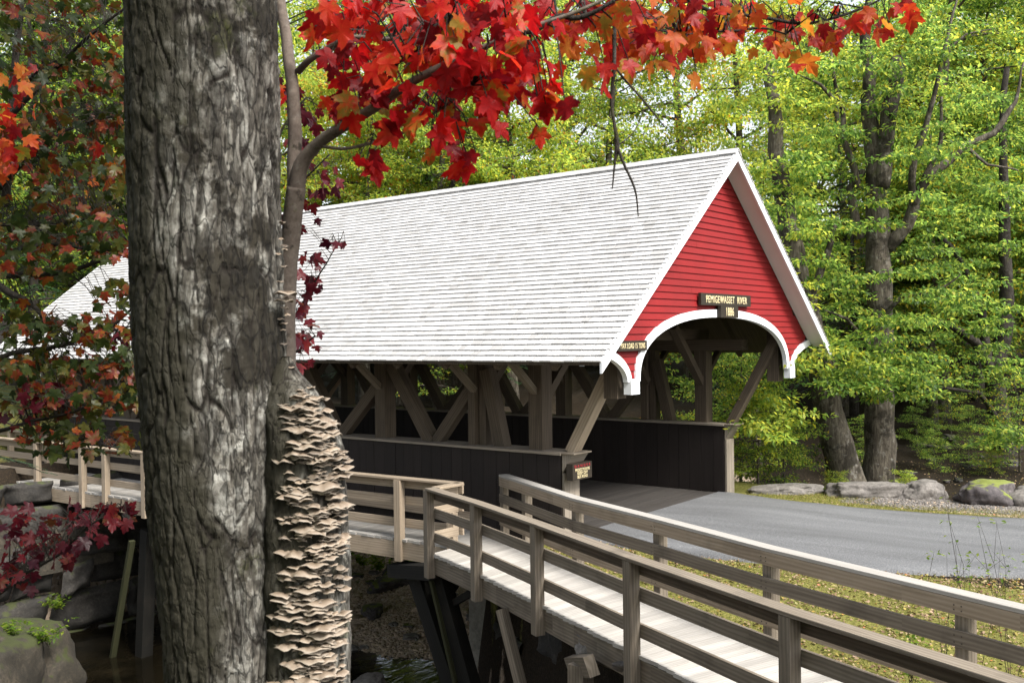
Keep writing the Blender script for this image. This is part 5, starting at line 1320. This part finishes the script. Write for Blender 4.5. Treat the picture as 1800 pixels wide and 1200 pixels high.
# left maple
lm = thing('turning_maple_tree', 'maple at the left edge with olive, rust and orange leaves on dark spreading branches', 'tree', tuple(at_px(-190, 1400, 5.4)))
lp_ = branch(lm, [(-190, 1400, 5.4), (-180, 900, 5.4), (-150, 600, 5.4), (-160, 300, 5.5), (-120, 0, 5.6), (-100, -300, 5.7)], [60, 56, 50, 44, 34, 20], name='trunk', n=12, material='bark_dark')
for Pp, w in [([(-160, 340, 5.5), (-60, 260, 5.5), (20, 200, 5.4), (90, 130, 5.3), (160, 60, 5.2), (240, 0, 5.1)], [18, 14, 11, 8, 6, 3]), ([(-150, 420, 5.5), (-60, 396, 5.4), (20, 394, 5.3), (80, 396, 5.2), (160, 384, 5.1), (260, 372, 5.0)], [12, 9, 7, 5, 4, 2]),
              ([(-150, 500, 5.5), (-60, 460, 5.4), (0, 445, 5.3), (60, 434, 5.2), (105, 430, 5.1), (150, 437, 5), (260, 440, 4.9)], [14, 11, 9, 8, 7, 5, 3]), ([(-150, 520, 5.4), (-40, 490, 5.3), (40, 483, 5.2), (110, 478, 5.1), (170, 460, 5), (228, 428, 4.9)], [16, 13, 11, 9, 8, 5]),
              ([(-150, 560, 5.4), (-40, 495, 5.2), (20, 515, 5.1), (60, 540, 5.0), (78, 562, 5)], [15, 13, 12, 9, 6]), ([(-160, 700, 5.4), (-50, 645, 5.2), (20, 622, 5.1), (100, 608, 5.0), (165, 588, 4.9), (200, 570, 4.9), (240, 535, 4.85)], [18, 13, 9, 8, 7, 5, 4]),
              ([(165, 588, 4.9), (205, 578, 4.9), (250, 570, 4.9)], [5, 4, 3]), ([(-170, 840, 5.4), (-60, 780, 5.0), (40, 745, 4.8), (120, 725, 4.7), (200, 700, 4.6), (250, 670, 4.6)], [14, 10, 6, 5, 4, 2]),
              ([(-180, 1130, 5.0), (-60, 1080, 4.5), (0, 1042, 4.3), (55, 1003, 4.2), (110, 968, 4.1), (160, 920, 4.05), (210, 900, 4)], [16, 9, 6, 5, 4, 3, 2]), ([(40, 740, 4.8), (100, 760, 4.7), (160, 775, 4.6), (240, 800, 4.5)], [4, 3, 3, 2]),
              ([(75, 300, 6), (76, 150, 6), (82, 0, 6), (80, -100, 6)], [10, 10, 9, 8]), ([(10, 360, 5.8), (20, 200, 5.8), (30, 80, 5.9), (45, -80, 6)], [16, 14, 12, 10]), ([(20, 220, 5.8), (60, 130, 5.6), (140, 100, 5.5), (220, 140, 5.3)], [8, 6, 4, 3]), ([(0, 330, 5.7), (70, 260, 5.5), (140, 220, 5.4), (230, 200, 5.3)], [10, 7, 5, 3])]:
    lp_ += branch(lm, Pp, w, material='bark_dark')
Cs = []
while len(Cs) < 40:
    t = rng.uniform(5.5, 13.5); q = at_px(rng.uniform(-500, 430), 600, t); Cs.append((q.x, q.y, 3.25+.40*t+rng.uniform(0, 2.6)))
_p, _d, _n, _s = sprays(Cs, .75, 70, .3, .13)
pin(link_mesh('crown', leaf_mesh('crown', _p, _d, _n, _s, LEAF4, M['leaf_olive'])), lm)  # unseen canopy above the frame, added to shade the left side
OL = [(110, 40, 130, 70, 4.8, 6.3, 110), (150, 150, 100, 70, 4.8, 6.3, 100), (120, 250, 120, 60, 4.8, 6.2, 110), (150, 330, 100, 50, 4.6, 6.0, 90), (100, 400, 120, 35, 4.6, 6, 60), (60, 460, 70, 30, 4.6, 5.6, 25), (190, 420, 50, 40, 4.6, 5.2, 22), (200, 520, 40, 30, 4.5, 5.2, 14), (140, 580, 110, 30, 4.5, 5.4, 55), (100, 640, 130, 30, 4.5, 5.4, 65), (120, 700, 120, 30, 4.4, 5.2, 60), (140, 770, 110, 30, 4.4, 5, 45), (40, 560, 60, 40, 4.6, 5.4, 20), (220, 660, 30, 60, 4.5, 5, 20), (-60, 300, 90, 300, 4.8, 6, 120)]
OL = [b[:6]+(int(b[6]*2.2),) for b in OL]
P = leaf_cloud(lm, OL, .062, 'leaf_olive', hang=.55); twigs(lm, P, lp_, 2, .002)
P = leaf_cloud(lm, [(25, 190, 40, 90, 4.3, 5, 30), (15, 260, 30, 50, 4.3, 5, 16), (50, 120, 30, 20, 4.5, 5, 4), (180, 300, 60, 40, 4.6, 5.4, 5)], .07, 'leaf_orange', hang=.6)
P = leaf_cloud(lm, [(60, 930, 70, 40, 3.9, 4.5, 34), (150, 905, 70, 25, 3.9, 4.4, 22), (70, 980, 70, 35, 3.9, 4.4, 30), (130, 940, 60, 30, 3.9, 4.4, 18), (210, 900, 30, 18, 3.9, 4.2, 10), (20, 1020, 40, 30, 4, 4.4, 10), (40, 720, 60, 30, 4.3, 4.8, 14), (190, 620, 50, 40, 4.4, 5, 16), (100, 690, 80, 25, 4.4, 4.9, 16)], .056, 'leaf_wine', hang=.35); twigs(lm, P, lp_, 1, .0018)

# ------------------------------------------------------------------ small plants
def plant(name, label, x, y, z, n, h, leaf, mt, spread=.5, stemn=5, group=None, per=6, twig=.004):
    t = thing(name, label, 'plant', (x, y, z), group); tb = MB(); P, D, NN, S = [], [], [], []
    for k in range(stemn):
        a = rng.uniform(0, 6.3); b = rng.uniform(.3, 1)*spread; hh = h*rng.uniform(.6, 1.05)
        pts = [Vector((math.cos(a)*b*u**1.3*hh, math.sin(a)*b*u**1.3*hh, hh*u))+Vector((rng.gauss(0, .012), rng.gauss(0, .012), 0))*u*3 for u in (0, .25, .5, .75, 1)]
        tb.tube(pts, [twig, twig*.85, twig*.7, twig*.5, twig*.3], 4, cap=False)
        for _ in range(rng.randint(1, 3) if h > .5 else 0):
            j = rng.choice((2, 3)); e = pts[j]+Vector((rng.gauss(0, .16), rng.gauss(0, .16), rng.uniform(.05, .3)))*h*.7; tb.tube([pts[j], (pts[j]+e)/2, e], [twig*.6, twig*.45, twig*.25], 3, cap=False); pts.append(e)
        for q in pts[2:]:
            for _ in range(per):
                P.append(tuple(q+Vector((rng.gauss(0, .05), rng.gauss(0, .05), rng.gauss(0, .03)))*min(1, h*2))); D.append((rng.gauss(0, 1), rng.gauss(0, 1), rng.gauss(0, .3))); NN.append((rng.gauss(0, .4), rng.gauss(0, .4), 1)); S.append(leaf*rng.uniform(.6, 1.3))
    tb.build('stem', M['bark_dark'], t, smooth=True)
    if P: link_mesh('leaves', leaf_mesh('leaves', P, D, NN, S, LEAF4, M[mt]), t)
for k, (x, y, t, h, lab) in enumerate(((1655, 1010, 9.6, 1.75, 'twiggy half bare shrub left of the post behind the far railing'), (1715, 1010, 9.3, 2.1, 'tallest twiggy shrub with dark seed heads against the road'), (1775, 1010, 9.0, 1.8, 'twiggy shrub with a few green leaves at the right edge'), (1600, 1010, 9.4, .6, 'low leafy weed on the bank behind the far railing'))):
    q = at_px(x, y, t); plant('shrub', lab, q.x, q.y, gz(q.x, q.y), 1, h, .055, 'fern', .35, 4 if k < 3 else 8, 'shrubs on the bank', 3 if k < 3 else 5, .0038)
q = at_px(1500, 1190, 7.9); plant('leafy_plant', 'fern like green plant between the ramp deck and the far railing', q.x+.15, q.y+.1, -.55, 1, .55, .075, 'fern', .9, 9, per=6)
for k, (x, y, t, lab) in enumerate(((20, 1118, 17.2, 'bright green fern clump on the mossy ledge at the left edge'), (85, 1122, 17.4, 'green seedling clump on the ledge beside the fern'), (100, 1065, 21.6, 'small green plant rooted in the dark stone joints'), (30, 950, 21.8, 'yellow green plant under the boardwalk at far left'))):
    q = at_px(x, y, t); plant('ledge_plant', lab, q.x, q.y, q.z-.15, 1, .38, .10, 'fern', 1.0, 9, 'plants on the stone abutment', 6)
for k, (x, y, t, lab) in enumerate(((638, 975, 25.5, 'bright green plants on the gravel bank behind the foreground trunk'), (668, 985, 25, 'green plants beside the moss patch under the boardwalk'), (720, 990, 25, 'green plants half hidden by the black trestle beam'))):
    q = at_px(x, y, t); plant('bank_plant', lab, q.x, q.y, gz(q.x, q.y), 1, .4, .13, 'fern', 1.0, 9, 'plants on the stream bank', 6)
q = at_px(700, 1000, 24.6); boulder('low mossy green mound on the gravel bank under the boardwalk', q.x, q.y, gz(q.x, q.y)-.08, (.9, .6, .34), 60, 'granite_moss', .3, None, 'boulder')
